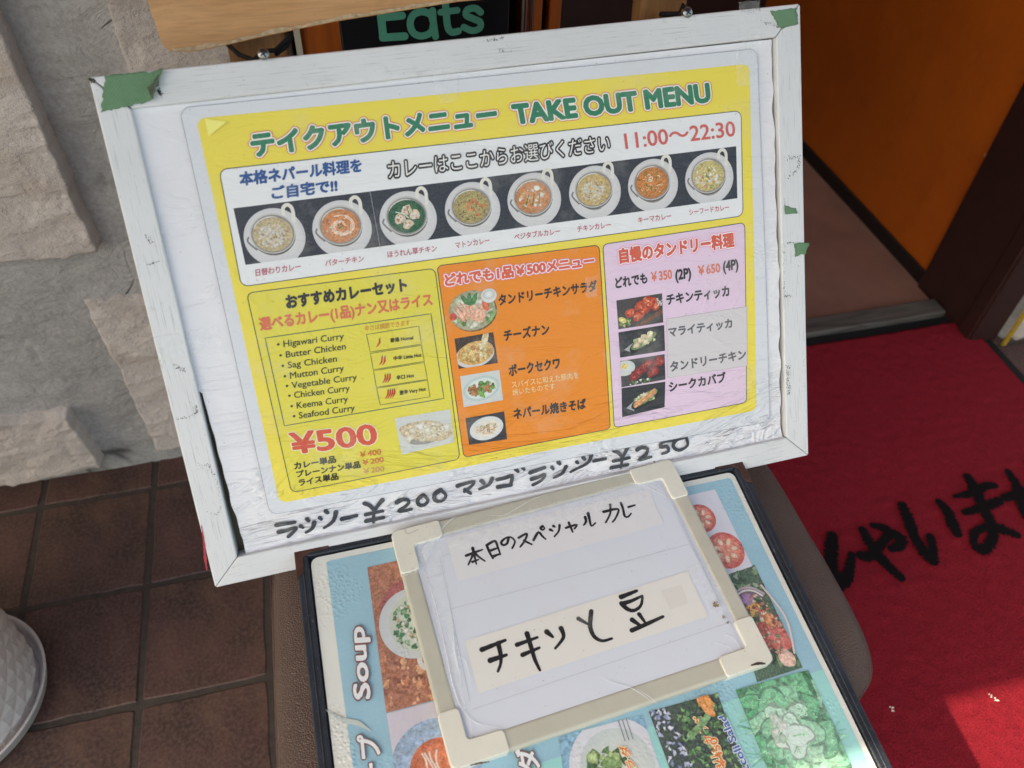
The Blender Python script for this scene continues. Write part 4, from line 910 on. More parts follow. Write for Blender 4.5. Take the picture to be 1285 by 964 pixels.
def tandoor(q, bg, kind, seed):
    ph = Photo(q, bg, PH, rnd=seed); c = quad_pt(q, .52, .5); P = lambda u, v: quad_pt(q, u, v)
    if kind == 'red':
        ph.shape([P(.05, .25), P(.30, .05), P(1.05, .55), P(.95, .85), P(.5, 1.02)], (58, 54, 56), None, (70, 64, 66)); ph.shape([P(.35, 0), P(.5, -.05), P(1.1, .42), P(1.1, .55)], (120, 70, 44))
        for u, v, rr in ((.28, .5, 5.5), (.45, .35, 6), (.6, .55, 6), (.5, .7, 5.5), (.75, .75, 7), (.85, .6, 5), (.65, .85, 5)):
            ph.ell(P(u, v), rr*1.15, rr*.9, (176, 50, 30), (232, 106, 72), .4, 12, .08); ph.blobs(P(u, v), rr*.7, rr*.6, 5, (.8, 1.8), [(240, 130, 90), (190, 50, 30), (246, 160, 120)])
        ph.blobs(P(.16, .2), 6, 4, 14, (.7, 2), [(120, 150, 80), (200, 200, 120), (80, 110, 60)]); ph.ell(P(.1, .3), 5, 3, (226, 206, 110), (240, 230, 160), -.6)
        ph.blobs(P(.92, .72), 4, 5, 12, (.6, 1.6), [(230, 226, 222), (200, 200, 196)])
    elif kind == 'darkred':
        ph.ell(P(.1, .7), 12, 9, (198, 204, 204), (216, 220, 220)); ph.shape([P(.1, .0), P(1.1, .2), P(1.1, .9), P(.85, .8), P(.3, .15)], (44, 42, 46))
        for u, v, rr in ((.3, .35, 6.5), (.5, .6, 6.5), (.72, .4, 7), (.85, .75, 7), (.62, .75, 5), (.4, .5, 6)):
            ph.ell(P(u, v), rr*1.15, rr*.85, (120, 30, 34), (190, 74, 70), .5, 12, .12); ph.blobs(P(u, v), rr*.7, rr*.5, 5, (.6, 1.6), [(206, 90, 84), (110, 24, 30), (170, 50, 50)])
        ph.blobs(P(.42, .1), 14, 3, 26, (.6, 2), [(224, 226, 220), (120, 150, 90), (90, 120, 70)]); ph.ell(P(.08, .78), 4, 3, (232, 206, 120))
    else:
        ph.shape([P(.1, .28), P(.3, .5), P(.28, .12)], (168, 170, 176))
        ph.ell((c[0]+1, c[1]-1), 19, 7.5, (30, 34, 32), (36, 44, 40), .42, 22); ph.ell((c[0]+1, c[1]+.5), 17, 5.5, (110, 132, 84), (160, 176, 120), .42, 22)
        ph.blobs((c[0]+1, c[1]+.5), 13, 4.5, 36, (.7, 2.2), [(206, 216, 170), (150, 170, 110), (232, 230, 200), (100, 130, 80)])
        if kind == 'pale':
            for dx, dy in ((-8, -3), (-3, 2), (3, -1), (8, 5), (1, 5)): ph.ell((c[0]+dx, c[1]+dy), 4, 3.2, (214, 186, 146), (244, 232, 206), .3, 10, .12)
            ph.ell((c[0]+9, c[1]+8), 3.5, 2.5, (238, 228, 196))
        else:
            for o_ in (-1.6, 1.8): ph.stroke([(c[0]-12, c[1]-6+o_), (c[0]+2, c[1]+.5+o_), (c[0]+13, c[1]+6.5+o_)], 3.0, (222, 148, 100)); ph.stroke([(c[0]-11, c[1]-5.4+o_), (c[0]+12, c[1]+6.8+o_)], 1.0, (240, 186, 140))
    ph.mb.build('dish_photo', M['pphoto'], po)
tandoor(qd((474.8,230.4), (528.4,229.7), (527.2,196.8), (474.2,198.0)), (70, 64, 66), 'red', 21)
tandoor(qd((473.8,194.6), (528.0,193.7), (526.9,164.0), (473.1,165.6)), (44, 46, 52), 'pale', 22)
tandoor(qd((472.9,161.7), (526.0,160.1), (524.8,130.2), (471.7,131.1)), (70, 70, 74), 'darkred', 23)
tandoor(qd((471.6,129.9), (524.5,127.8), (521.4,97.4), (469.2,95.6)), (46, 48, 54), 'kebab', 24)

# ---- tapes, dirt and screws on the board ------------------------------------
def patch(name, pts, z, mat, parent, zf=None, lift=0.0, seed=0):
    """small torn sheet, finely divided so it can curl; pts is a quad BL BR TR TL"""
    W, H = dist(pts[0], pts[1]), dist(pts[0], pts[3]); n, m = max(3, int(W/2.2)), max(3, int(H/2.2))
    mb = MB(); vs = []
    for j in range(m+1):
        for i in range(n+1):
            u, v = i/n, j/m; x, y = quad_pt(pts, u, v)
            if i in (0, n): x += 1.3*noise.noise(Vector((x/3, y/3, seed)))*1.5
            if j in (0, m): y += 1.3*noise.noise(Vector((x/3, y/3, seed+5)))*1.5
            zz = (zf(x, y) if zf else 0)+z+lift*(max(0, u-.8)/.2)**2*0.5+0.0006*(noise.noise(Vector((x/6, y/6, seed)))+.6)*(1 if lift else .15)
            vs.append((x/1000, y/1000, zz))
    mb.add(vs, [(j*(n+1)+i, j*(n+1)+i+1, (j+1)*(n+1)+i+1, (j+1)*(n+1)+i) for j in range(m) for i in range(n)])
    o = mb.build(name, mat, parent, smooth=True)
    if name == 'green_tape': md = o.modifiers.new('thick', 'SOLIDIFY'); md.thickness = 0.0004; md.offset = -1
    return o
patch('green_tape', qd((19.1,509.6), (67.7,509.3), (52.2,484.5), (7.6,479.9)), 0.0010, M['gtape'], sg, lift=0.011, seed=1)
patch('green_tape_fold', qd((67.5,508.7), (66.2,506.1), (53.5,484.3), (51.9,494.7)), 0.0062, M['gfold'], sg, seed=11)
patch('green_tape', qd((669.9,505.9), (701.4,506.2), (702.7,489.8), (681.2,487.8)), 0.0008, M['gtape'], sg, seed=2)
patch('green_tape', qd((679.9,304.6), (693.6,300.1), (696.4,293.5), (680.6,294.9)), 0.0008, M['gtape'], sg, seed=3)
patch('green_tape', qd((690.3,261.4), (707.4,258.8), (703.0,247.7), (691.8,245.8)), 0.0008, M['gtape'], sg, lift=0.004, seed=4)
patch('clear_tape', qd((309.9,484.6), (333.4,483.7), (333.0,454.3), (310.5,453.1)), 0.0005, M['tape'], sg, seed=5, zf=lambda x, y: 0 if y > 482 else -0.0027)
patch('clear_tape', qd((635.8,517.2), (659.4,516.7), (660.1,472.6), (635.3,473.4)), 0.0006, M['tape'], sg, seed=6)
patch('clear_tape', qd((631.6,473.8), (656.5,473.7), (655.5,433.4), (629.6,436.1)), -0.0020, M['tape'], sg, seed=7)
patch('clear_tape', qd((639.8,264.5), (696.4,261.4), (699.6,236.4), (653.5,240.8)), 0.0007, M['tape'], sg, seed=8, zf=lambda x, y: 0 if x > 672 else -0.0027)
patch('clear_tape', qd((1.0,272.9), (60.7,274.3), (64.2,245.4), (5.0,249.8)), 0.0007, M['tape'], sg, seed=9, zf=lambda x, y: 0 if x < 28 else -0.0045)
patch('clear_tape', qd((441.7,260.0), (457.3,261.9), (453.1,239.0), (440.4,239.4)), -0.0028, M['tape'], sg, seed=10)
mb = MB(); rnd = random.Random(12)
def speckline(pts, n, spread, s0, s1):
    for k in range(n):
        t = rnd.random()*(len(pts)-1); i = int(t); x, y = lerp(pts[i], pts[i+1], t-i); x += rnd.gauss(0, spread); y += rnd.gauss(0, spread)
        s = rnd.uniform(s0, s1); a = rnd.uniform(0, 6); e = rnd.uniform(.25, .8)
        P = []
        for j in range(5):
            b = 2*PI*j/5; px, py = s*math.cos(b), s*e*math.sin(b); P.append(((x+px*math.cos(a)-py*math.sin(a))/1000, (y+px*math.sin(a)+py*math.cos(a))/1000, 0.0002))
        mb.add(P, [(0, 1, 2, 3, 4)], lin((58+rnd.randint(-15, 30), 54+rnd.randint(-15, 30), 48)))
speckline([(681.8,354.3), (700.3,354.6), (698.9,341.9), (683.0,333.7)], 90, 1.4, .2, .9)
speckline([(680.2,311.5), (680.6,295.7)], 30, .5, .2, .7)
speckline([(678.3,262.3), (691.4,262.1)], 26, .4, .2, .7); speckline([(678.3,260.5), (676.1,202.3), (685.3,201.7)], 70, .6, .2, .8); speckline([(694.9,247.1), (694.7,210.4)], 16, .8, .2, .5)
speckline([(677.2,120.1), (678.0,84.3)], 90, 1.4, .3, 1.0); speckline([(698.6,133.7), (699.1,80.2)], 40, .5, .2, .5)
speckline([(638.1,508.6), (660.9,509.7)], 40, 1.5, .2, .8); speckline([(660.3,496.7), (681.2,489.4)], 40, 1.0, .2, .9)
speckline([(17.7,132.9), (26.2,125.7), (27.9,115.6), (24.4,85.1), (19.5,80.8), (9.7,86.7)], 75, .6, .2, .6); speckline([(14.5,136.2), (23.8,135.9), (25.1,127.7)], 40, 1.0, .2, .6)
speckline([(2.9,189.2), (18.7,188.6), (25.6,192.2), (25.1,199.9)], 60, .5, .2, .7)
speckline([(19.4,368.1), (23.7,359.3)], 26, 1.3, .3, .9); speckline([(14.6,341.8), (25.0,343.3)], 24, .4, .3, .7); speckline([(3.6,250.0), (3.9,241.9)], 12, .6, .2, .5); speckline([(14.6,243.1), (23.4,235.8)], 30, 1.2, .3, .9)
speckline([(366.8,505.8), (383.6,506.4)], 26, .6, .3, .9); speckline([(376.7,496.9), (382.1,494.9)], 10, .6, .3, .9)
speckline([(6.0,507.7), (8.3,506.1)], 14, .8, .8, 1.8); speckline([(59.9,493.9), (60.7,488.3)], 40, 1.0, .4, 1.2)
speckline([(1.0,272.9), (24.7,273.5)], 20, .2, .15, .4)
for k in range(120): speckline([(rnd.uniform(0, 700), rnd.choice([rnd.uniform(2, 27), rnd.uniform(484, 508)]))]*2, 1, .1, .15, .45)
for k in range(70): speckline([(rnd.choice([rnd.uniform(3, 26), rnd.uniform(676, 700)]), rnd.uniform(0, 500))]*2, 1, .1, .15, .45)
sp = mb.build('adhesive_residue', M['board'], sg); sp['kind'] = 'stuff'
# red paint scuff on the lower left bar
mb = MB()
ribbon(mb, [(2.4,72.1), (0.8,54.2), (-2.0,36.3), (-3.3,21.7)], [0.8, 1.8, 2.2, .5], 0.0003, lin((176, 40, 62)), 0.001, jit=.4, step=2); mb.build('red_scuff', M['board'], sg)
# marks on the upper left of the poster: lifted yellow corner flap and pale paper patches
mb = MB(); rquad(mb, qd((62.1,488.6), (94.7,487.8), (94.9,456.9), (84.6,465.1)), 0, 0.0, lin((206, 205, 214)))
def screw(px_c, tilt):
    s = MB(); c = px_c
    s.tube([(c[0]/1000, c[1]/1000, -0.012), (c[0]/1000, c[1]/1000, 0.004)], 0.0022, 10)
    s.lathe([(0.0022, 0.001), (0.0052, 0.0045), (0.0053, 0.0055), (0.0045, 0.0064), (0.0, 0.0068)], 20, c=(c[0]/1000, c[1]/1000, 0))
    o = s.build('screw', M['steel'], sg, smooth=True)
    mb = MB(); x, y = c[0]/1000, c[1]/1000
    for a in (tilt, tilt+PI/2):
        ca, sa = math.cos(a), math.sin(a); L, w = .0034, .0006
        mb.add([(x+L*ca-w*sa, y+L*sa+w*ca, .0071), (x-L*ca-w*sa, y-L*sa+w*ca, .0071), (x-L*ca+w*sa, y-L*sa-w*ca, .0071), (x+L*ca+w*sa, y+L*sa-w*ca, .0071)], [(0, 1, 2, 3)])
    mb.build('cross_slot', M['black'], o)
screw((156.7,513.4), .5); screw((575.8,511.8), .9)
# elastic cords from the chair posts to the screws
def cord(name, pts, label, r=0.0024):
    P = [SM @ Vector(p) if len(p) == 3 and abs(p[2]) < .2 and p[1] < .6 and p[1] > .45 and p[0] > -.05 and p[2] < .1 and False else Vector(p) for p in pts]
    o = MB().tube(P, r, 8).build(name, M['cordm'], None, smooth=True); prop(o, label, 'cord')
s1 = SM @ Vector(((156.7,513.4)[0]/1000, (156.7,513.4)[1]/1000, 0.002)); s2 = SM @ Vector(((575.8,511.8)[0]/1000, (575.8,511.8)[1]/1000, 0.002))
def kp(p, y): return (p[0]/1000, y, p[1]/1000)
cord('elastic_cord', [kp((-71.8,925.9), .80), kp((-62.5,921.3), .787), kp((-49.7,918.7), .779), s1+Vector((0.001, 0.012, -.002)), kp((-28.4,924.9), .782), kp((-17.9,929.5), .79), kp((-11.6,931.3), .80), kp((-11.3,928.2), .803), kp((-17.2,924.8), .79), kp((-29.1,921.0), .782)],
     'black elastic cord looped round the left screw of the menu board', .0022)
cord('elastic_cord', [kp((371.6,924.9), .80), kp((377.2,928.6), .79), kp((385.8,930.5), .785), s2+Vector((0.001, 0.014, .002)), kp((403.0,926.1), .785), kp((409.1,923.2), .80)],
     'black elastic cord looped round the right screw of the menu board', .0026)

# ------------------------------------------------------------------ large menu book lying on the seat
MM = frame_m((-0.08888, 0.1256, 0.47408), (0.99988, 0.01553, 0.00167), (-0.01562, 0.99412, 0.10712))
mk = empty('menu_book', MM); prop(mk, 'large open menu book with dark cover and food photos lying on the chair seat', 'menu')
WM, HM = 526, 371
def mwarp(x, y): return (1.2*math.sin(y/60+.5)*(x/WM)**2+0.8*math.sin(x/80))/1000
def mbar(pts, mat=M['cover'], z0=-0.011, z1=0.0022, name='cover_edge', bev=0.0018):
    P = [(p[0]/1000, p[1]/1000) for p in pts]; return MB().prism(P, z0, z1).build(name, mat, mk, bevel=bev, seg=3)
B0 = -125
mbar([(0, B0), (13, B0), (13, HM-13), (0, HM)]); mbar([(WM-13, B0), (WM, B0), (WM, HM), (WM-13, HM-13)]); mbar([(0.3, HM), (13.3, HM-13), (WM-13.3, HM-13), (WM-.3, HM)]); mbar([(13.2, B0), (WM-13.2, B0), (WM-13.2, B0+10), (13.2, B0+10)])
MB().box(.006, WM/1000-.006, B0/1000+.002, HM/1000-.006, -0.0105, -0.0035).build('back_cover', M['cover'], mk)
for k in range(4):   # stitched lines on the cover edge
    pass
for x in (6.5,):
    MB().tube([(0.0068, B0/1000+.003, 0.0024), (0.0068, HM/1000-.008, 0.0024)], 0.0008, 6).build('piping', M['cover'], mk); MB().tube([((WM-6.8)/1000, B0/1000+.003, 0.0024), ((WM-6.8)/1000, HM/1000-.008, 0.0024)], 0.0008, 6).build('piping', M['cover'], mk)
def mcorner(x, sx):
    P = [(x, HM+.8), (x, HM-36), (x+sx*8, HM-30), (x+sx*9, HM-13), (x+sx*16, HM-9), (x+sx*36, HM-8), (x+sx*40, HM+.8)]
    if sx > 0: P = P
    else: P = list(reversed(P))
    MB().prism([(p[0]/1000, p[1]/1000) for p in P], -0.0122, 0.0034).build('metal_corner', M['bronze'], mk, bevel=0.0008)
mcorner(-0.8, 1); mcorner(WM+.8, -1)
pg = MB(); rquad(pg, [(15, B0+10.5), (WM-15, B0+10.5), (WM-15, HM-15), (15, HM-15)], 8, -0.0006, lin((226, 226, 220)), 8, mwarp); page = pg.build('page', M['menu'], mk, smooth=True)
def pg_layer(name, fn, z):
    mb = MB(); fn(mb, z); return mb.build(name, M['menu'], page)
BLUE = (146, 192, 212); AQUA = (150, 214, 212)
pg_layer('blue_ground', lambda mb, z: rquad(mb, [(31, B0+24), (WM-21, B0+24), (WM-21, HM-22), (31, HM-22)], 3, z, lin(BLUE), 8, mwarp), -0.0003)
pg_layer('aqua_ground', lambda mb, z: rquad(mb, [(150, B0+25), (WM-21, B0+25), (WM-21, 118), (150, 100)], 0, z, lin(AQUA), 8, mwarp), -0.0001)
MZ = 0.0002
def mphoto(q, bg, seed): ph = Photo(q, bg, MZ, mwarp, 8, rnd=seed); ph.dz = 0.000008; return ph
# soup on an orange brown cloth
ph = mphoto(qd((72.5,332.0), (158.5,333.5), (147.8,181.7), (68.6,180.2)), (176, 110, 84), 31)
c = (109.5,261.2)
for k in range(90):
    p = quad_pt(ph.q, ph.R.random(), ph.R.random()*.35); s_ = ph.R.uniform(1, 3.5); ph.ell(p, s_*1.4, s_, ph.R.choice([(196, 122, 84), (150, 84, 62), (214, 150, 110), (226, 170, 130)]), None, ph.R.uniform(0, 3), 7, .3)
ph.ell((c[0]+2, c[1]+12), 34, 36, (170, 84, 90), (180, 96, 98), 0, 26); ph.stroke(circle_pts((c[0]+8, c[1]+36), 9), 5, (206, 206, 210)); ph.stroke(circle_pts((c[0]+8, c[1]-40), 9), 5, (214, 214, 218))
ph.ell(c, 35, 37, (196, 202, 208), (226, 228, 230), 0, 36); ph.ell((c[0]+1, c[1]), 26, 30, (196, 206, 196), (216, 220, 208), 0, 30)
ph.blobs(c, 22, 26, 95, (1, 3), [(56, 138, 92), (84, 160, 110), (44, 112, 74), (150, 190, 150)]); ph.blobs(c, 18, 22, 24, (1, 3), [(236, 236, 228), (206, 180, 140)]); ph.mb.build('soup_photo', M['mphoto'], page)
# lavender ground with orange soup
ph = mphoto(qd((68.5,179.5), (149.2,180.6), (144.4,80.3), (68.3,97.9)), (206, 200, 214), 32); c = (106.5,125.2)
ph.ell(c, 42, 40, (150, 176, 206), (170, 190, 214), 0, 30); ph.ell(c, 32, 30, (150, 180, 214), (190, 206, 222), 0, 30); ph.ell((c[0]+2, c[1]-2), 27, 24, (206, 104, 66), (226, 128, 84), 0, 30)
for k in range(4): ph.stroke([(c[0]-12+5*k+3*math.sin(k+j), c[1]-10+7*j) for j in range(4)], 1.6, (236, 216, 206))
ph.mb.build('soup_photo', M['mphoto'], page)
# tomatoes and vegetables along the right side
ph = mphoto(qd((427.2,337.3), (480.1,338.4), (482.8,238.3), (441.3,235.6)), (214, 216, 230), 33)
for c, s_ in (((449.6,306.9), 17), ((461.4,263.7), 21)):
    ph.ell(c, s_, s_*1.05, (206, 92, 84), (226, 126, 112), 0, 26); ph.ell(c, s_*.78, s_*.82, (226, 132, 116), (236, 156, 136), 0, 22)
    for k in range(7): a = k*.9; ph.ell((c[0]+s_*.5*math.cos(a), c[1]+s_*.5*math.sin(a)), s_*.2, s_*.12, (240, 206, 180), (246, 226, 200), a, 9)
ph.mb.build('tomato_photo', M['mphoto'], page)
ph = mphoto(qd((446.4,236.3), (485.8,240.5), (485.2,124.5), (433.1,122.4)), (62, 96, 74), 34)
for k in range(60): p = quad_pt(ph.q, ph.R.random(), ph.R.random()); ph.ell(p, ph.R.uniform(1.5, 5), ph.R.uniform(1, 3), ph.R.choice([(84, 130, 90), (40, 70, 52), (120, 150, 110), (150, 170, 150)]), None, ph.R.uniform(0, 3), 8, .3)
for k in range(4): ph.stroke(circle_pts((461.9,195.7), 22-3*k)[1:9], 2.4-.2*k, [(196, 176, 186), (230, 226, 228), (150, 110, 140), (110, 150, 96)][k])
for (p, a, b, cl) in (((461.7,193.0), 9, 7, (226, 176, 96)), ((472.1,181.6), 8, 7, (236, 214, 190)), ((460.7,205.0), 7, 6, (170, 130, 180)), ((461.3,166.6), 11, 13, (206, 92, 82)), ((474.3,159.2), 13, 16, (216, 104, 96)), ((474.3,178.4), 6, 8, (222, 150, 96)), ((473.5,137.3), 8, 10, (226, 186, 170))):
    ph.ell(p, a, b, cl, tuple(min(255, x+26) for x in cl), .4, 16, .04)
ph.blobs((468.3,173.7), 16, 34, 120, (.6, 2.2), [(206, 120, 100), (226, 170, 150), (236, 214, 190), (120, 150, 110), (180, 70, 60)])
ph.stroke([(481.8,215.8), (491.4,177.1), (483.1,140.0)], 2.2, (226, 206, 202)); ph.mb.build('vegetable_photo', M['mphoto'], page)
# lettuce
lq = qd((408.4,120.3), (489.8,121.0), (486.6,-6.3), (408.2,1.1)); ph = mphoto(lq, (40, 120, 76), 35)
for k in range(60):
    p = quad_pt(lq, ph.R.random(), ph.R.random()); ph.ell(p, ph.R.uniform(6, 14), ph.R.uniform(4, 9), ph.R.choice([(36, 104, 66), (60, 150, 96), (90, 180, 124)]), None, ph.R.uniform(0, 3), 20, .16)
for ring, nn, rad in ((0, 11, 34), (1, 9, 24), (2, 7, 15), (3, 4, 7)):
    for k in range(nn):
        a = 2*PI*k/nn+ring*.5+ph.R.uniform(-.2, .2); p0 = quad_pt(lq, .46, .56); p = (p0[0]+rad*math.cos(a), p0[1]+rad*1.15*math.sin(a)); rr = rad*.42+8
        g_ = ring*17+ph.R.uniform(-12, 36); e = (min(225, 92+g_*1.7), min(235, 184+g_*.8), min(225, 134+g_*1.3))
        ph.ell(p, rr*1.25, rr*.95, tuple(x*.72 for x in e), tuple(x*.8 for x in e), a, 26, .09)
        ph.ell((p[0]-1.2*math.cos(a), p[1]-1.2*math.sin(a)), rr*1.18, rr*.86, e, (120+g_*1.4, 206+g_*.5, 150+g_*1.2), a, 26, .09)
        for j in range(4):
            b_ = a+ph.R.uniform(-.7, .7); ph.stroke([(p[0]-rr*.7*math.cos(a), p[1]-rr*.7*math.sin(a)), (p[0]+rr*.2*math.cos(b_), p[1]+rr*.2*math.sin(b_)), (p[0]+rr*.9*math.cos(b_), p[1]+rr*.8*math.sin(b_))], [1.1, .7, .3], ph.R.choice([(180, 232, 196), (150, 214, 170), (90, 176, 126)]))
for k in range(60):
    p = quad_pt(lq, ph.R.random(), ph.R.random()); a = ph.R.uniform(0, 6)
    ph.stroke([p, (p[0]+2*math.cos(a), p[1]+2*math.sin(a)), (p[0]+4*math.cos(a+.8), p[1]+4*math.sin(a+.8))], ph.R.uniform(.4, 1.1), ph.R.choice([(176, 226, 190), (206, 238, 214), (120, 196, 150)]))
ph.blobs(quad_pt(lq, .3, .62), 9, 14, 16, (1.5, 5), [(226, 240, 228), (200, 226, 206)]); ph.mb.build('lettuce_photo', M['mphoto'], page)
# broccoli
bq = qd((316.0,121.6), (389.3,122.2), (386.5,26.8), (318.1,27.6)); ph = mphoto(bq, (52, 74, 64), 36)
for k in range(330):
    u, v = ph.R.random(), ph.R.random(); p = quad_pt(bq, u, v)
    cl = ph.R.choice([(70, 120, 70), (90, 144, 84), (46, 88, 56), (120, 160, 104)]) if u > .3 else ph.R.choice([(120, 130, 170), (170, 176, 200), (60, 70, 100), (200, 204, 220)])
    ph.ell(p, ph.R.uniform(.8, 3.2), ph.R.uniform(.8, 2.4), cl, tuple(min(255, x*1.2) for x in cl), ph.R.uniform(0, 3.1), 9, .25)
ph.stroke([(346.1,90.2), (366.2,100.3), (379.1,112.5)], 6, (120, 166, 110)); ph.ell((373.3,117.0), 7, 10, (236, 140, 60), (244, 176, 96), .4, 14, .12); ph.ell((373.1,108.5), 4, 8, (240, 160, 90), None, .6); ph.mb.build('broccoli_photo', M['mphoto'], page)
# potato salad plate with fork
sq = qd((222.7,120.4), (308.8,120.3), (308.2,26.1), (212.8,37.0)); ph = mphoto(sq, (128, 176, 206), 37); c = (270.0,82.1)
ph.ell(c, 46, 44, (214, 214, 224), (232, 232, 238), 0, 36); ph.ell(c, 36, 34, (196, 206, 206), (226, 228, 224), 0, 30)
ph.blobs((c[0]-6, c[1]-6), 24, 26, 60, (2, 6), [(90, 140, 70), (60, 110, 56), (130, 170, 96), (226, 230, 200), (180, 206, 140)])
for k in range(3): ph.stroke([((284.0,120.3)[0]+4*k, (284.0,120.3)[1]), ((284.1,101.7)[0]+4*k, (284.1,101.7)[1])], .9, (120, 130, 140))
ph.mb.build('salad_photo', M['mphoto'], page)
def mtext(name, body, a, b, c, kd, lay, wt):
    mb = MB(); put_text(mb, body, a, b, c, kd, MZ+0.0017, lay, wt, mwarp); mb.build(name, M['menu'], page)
OUT = (112, 62, 60); WH = (232, 234, 238)
mtext('soup_heading', 'Soup', (55.7,196.2), (59.6,268.7), (40.0,198.9), 'l', [(.05, OUT), (0, WH)], .03)
mtext('soup_heading', 'スープ', (55.5,94.5), (58.4,163.5), (36.1,97.4), 'j', [(.05, OUT), (0, WH)], .03)
mtext('salad_heading', 'サラダ', (193.9,48.2), (199.9,117.9), (174.8,49.1), 'j', [(.05, OUT), (0, WH)], .03)
mtext('dish_name', 'ブロッコリーサラダ', (370.3,26.7), (365.5,106.5), (361.2,26.3), 'j', [(.07, (250, 236, 200)), (0, (226, 120, 40))], .03)
mtext('dish_name', 'Broccoli Salad', (391.5,30.4), (387.8,101.1), (383.7,29.5), 'l', [(.06, (236, 240, 250)), (0, (30, 92, 170))], .03)
mtext('price', '¥450', (370.2,57.4), (371.0,84.1), (362.6,57.1), 'l', [(.06, (250, 236, 200)), (0, (226, 120, 40))], .03)
mtext('dish_name', 'サラダ', (287.3,61.7), (284.6,98.6), (279.3,61.6), 'j', [(.07, (250, 236, 200)), (0, (226, 120, 40))], .03)
# torn slit in the plastic sleeve of the left page
mb = MB(); ribbon(mb, [(13.1,196.7), (26.0,184.6), (40.8,177.3), (52.1,167.2)], [.5, 4.2, 5.0, .4], 0.0006, lin((190, 200, 196)), 0.001, mwarp, 2); mb.build('sleeve_tear', M['menu'], page)

# ------------------------------------------------------------------ small whiteboard with labels
CM = frame_m((0.0275, 0.23777, 0.50025), (0.99688, 0.07842, 0.00845), (-0.07888, 0.99115, 0.1068))
cb = empty('small_whiteboard', CM); prop(cb, 'small whiteboard with greyed plastic rim and handwritten labels lying on the menu book', 'whiteboard')
CW, CH_ = 336, 248
z0 = -0.0128
MB().box(.004, CW/1000-.004, .004, CH_/1000-.004, z0+.0005, -0.0016).build('board_face', M['sheet'], cb)
for P in ([(20, 0.6), (CW-20, 0.6), (CW-24, 21), (24, 21)], [(24, CH_-19), (CW-24, CH_-19), (CW-20, CH_-.6), (20, CH_-.6)], [(0.6, 20), (19, 24), (19, CH_-24), (0.6, CH_-20)], [(CW-19, 24), (CW-.6, 20), (CW-.6, CH_-20), (CW-19, CH_-24)]):
    MB().prism([(p[0]/1000, p[1]/1000) for p in P], z0+.0008, 0.0).build('rim', M['rim'], cb, bevel=0.003, seg=3)
def ccorner(sx, sy, la, lb):
    X = lambda x: x if sx > 0 else CW-x
    Y = lambda y: y if sy > 0 else CH_-y
    P = []
    r = 7
    for k in range(6): a = PI+PI/2*k/5; P.append((r+r*math.cos(a), r+r*math.sin(a)))
    P += [(la-3, 0), (la-.8, 1), (la, 3), (la, 17), (la-1, 19.5), (la-4, 21), (23, 21.5), (21, 23.5), (21, lb-4), (20, lb-1), (17, lb), (3, lb), (1, lb-1), (0, lb-3)]
    P = [(X(x)/1000, Y(y)/1000) for x, y in P]
    if sx*sy < 0: P.reverse()
    MB().prism(P, z0, 0.0016).build('corner_cap', M['corner'], cb, bevel=0.0012, seg=3)
ccorner(1, 1, 56, 52); ccorner(-1, 1, 54, 50); ccorner(1, -1, 54, 50); ccorner(-1, -1, 54, 50)
FZ = -0.0011
mb = MB(); ribbon(mb, [(310.7,3.6),(318.3,3.0),(324.7,0.8)], [1.2, 3.0, 1.4], 0.0018, lin((70, 58, 50)), .001, jit=.3, step=1)
ribbon(mb, [(332.0,-1.4),(336.5,1.5)], [1.2, .6], 0.0018, lin((60, 52, 46)), .001, jit=.4, step=1)
ribbon(mb, [(314.4,249.3),(316.2,248.3)], [1.2, .8], 0.0018, lin((30, 28, 28)), .001, jit=.4, step=1)
ribbon(mb, [(17.4,-0.5),(25.5,-1.3),(34.5,-2.8)], [.8, 1.6, .8], 0.0018, lin((90, 76, 60)), .001, jit=.5, step=1)
ribbon(mb, [(15.8,246.6),(18.0,240.8),(29.7,242.5)], [.5, .5, .4], 0.0018, lin((150, 142, 126)), .001)
mb.build('cap_scuffs', M['board'], cb)['kind'] = 'stuff'
# inner sheet with rounded lower corners, label strips, handwriting
mb = MB(); rquad(mb, qd((27.6,226.8), (310.5,227.5), (310.9,18.1), (24.5,19.3)), 12, FZ, lin((216, 221, 233)), 12, lambda x, y: 0)
inn = mb.build('inner_sheet', M['board'], cb)
mb = MB()
for a, b in (((36.8,147.3), (310.4,142.6)), ((25.2,186.8), (45.9,187.0)), ((33.2,46.3), (307.6,50.1)), ((43.8,204.6), (33.1,53.9)), ((314.6,205.6), (310.7,68.7)), ((47.7,206.3), (294.7,206.0))):
    ribbon(mb, [a, b], .35, FZ+.0003, lin((176, 180, 192)), .001)
ribbon(mb, [(193.7,179.3), (199.2,179.2)], .8, FZ+.0003, lin((60, 60, 66)), .001)
mb.build('sheet_edges', M['board'], inn)
mb = MB(); rquad(mb, qd((55.7,224.7), (294.3,218.5), (292.6,173.2), (55.3,174.0)), 1.5, FZ+.0004, lin((224, 224, 230)), 12, lambda x, y: 0); l1 = mb.build('paper_label', M['board'], cb)
mb = MB(); rquad(mb, qd((44.6,111.4), (293.8,114.3), (292.5,62.6), (43.3,58.8)), .5, FZ+.0004, lin((228, 226, 222)), 12, lambda x, y: 0)
rquad(mb, qd((256.3,102.5), (280.6,102.5), (278.7,81.1), (257.1,80.5)), .5, FZ+.00045, lin((222, 219, 215)), 12, lambda x, y: 0); l2 = mb.build('paper_label', M['board'], cb)
INK = lin((26, 24, 30))
mb = MB()
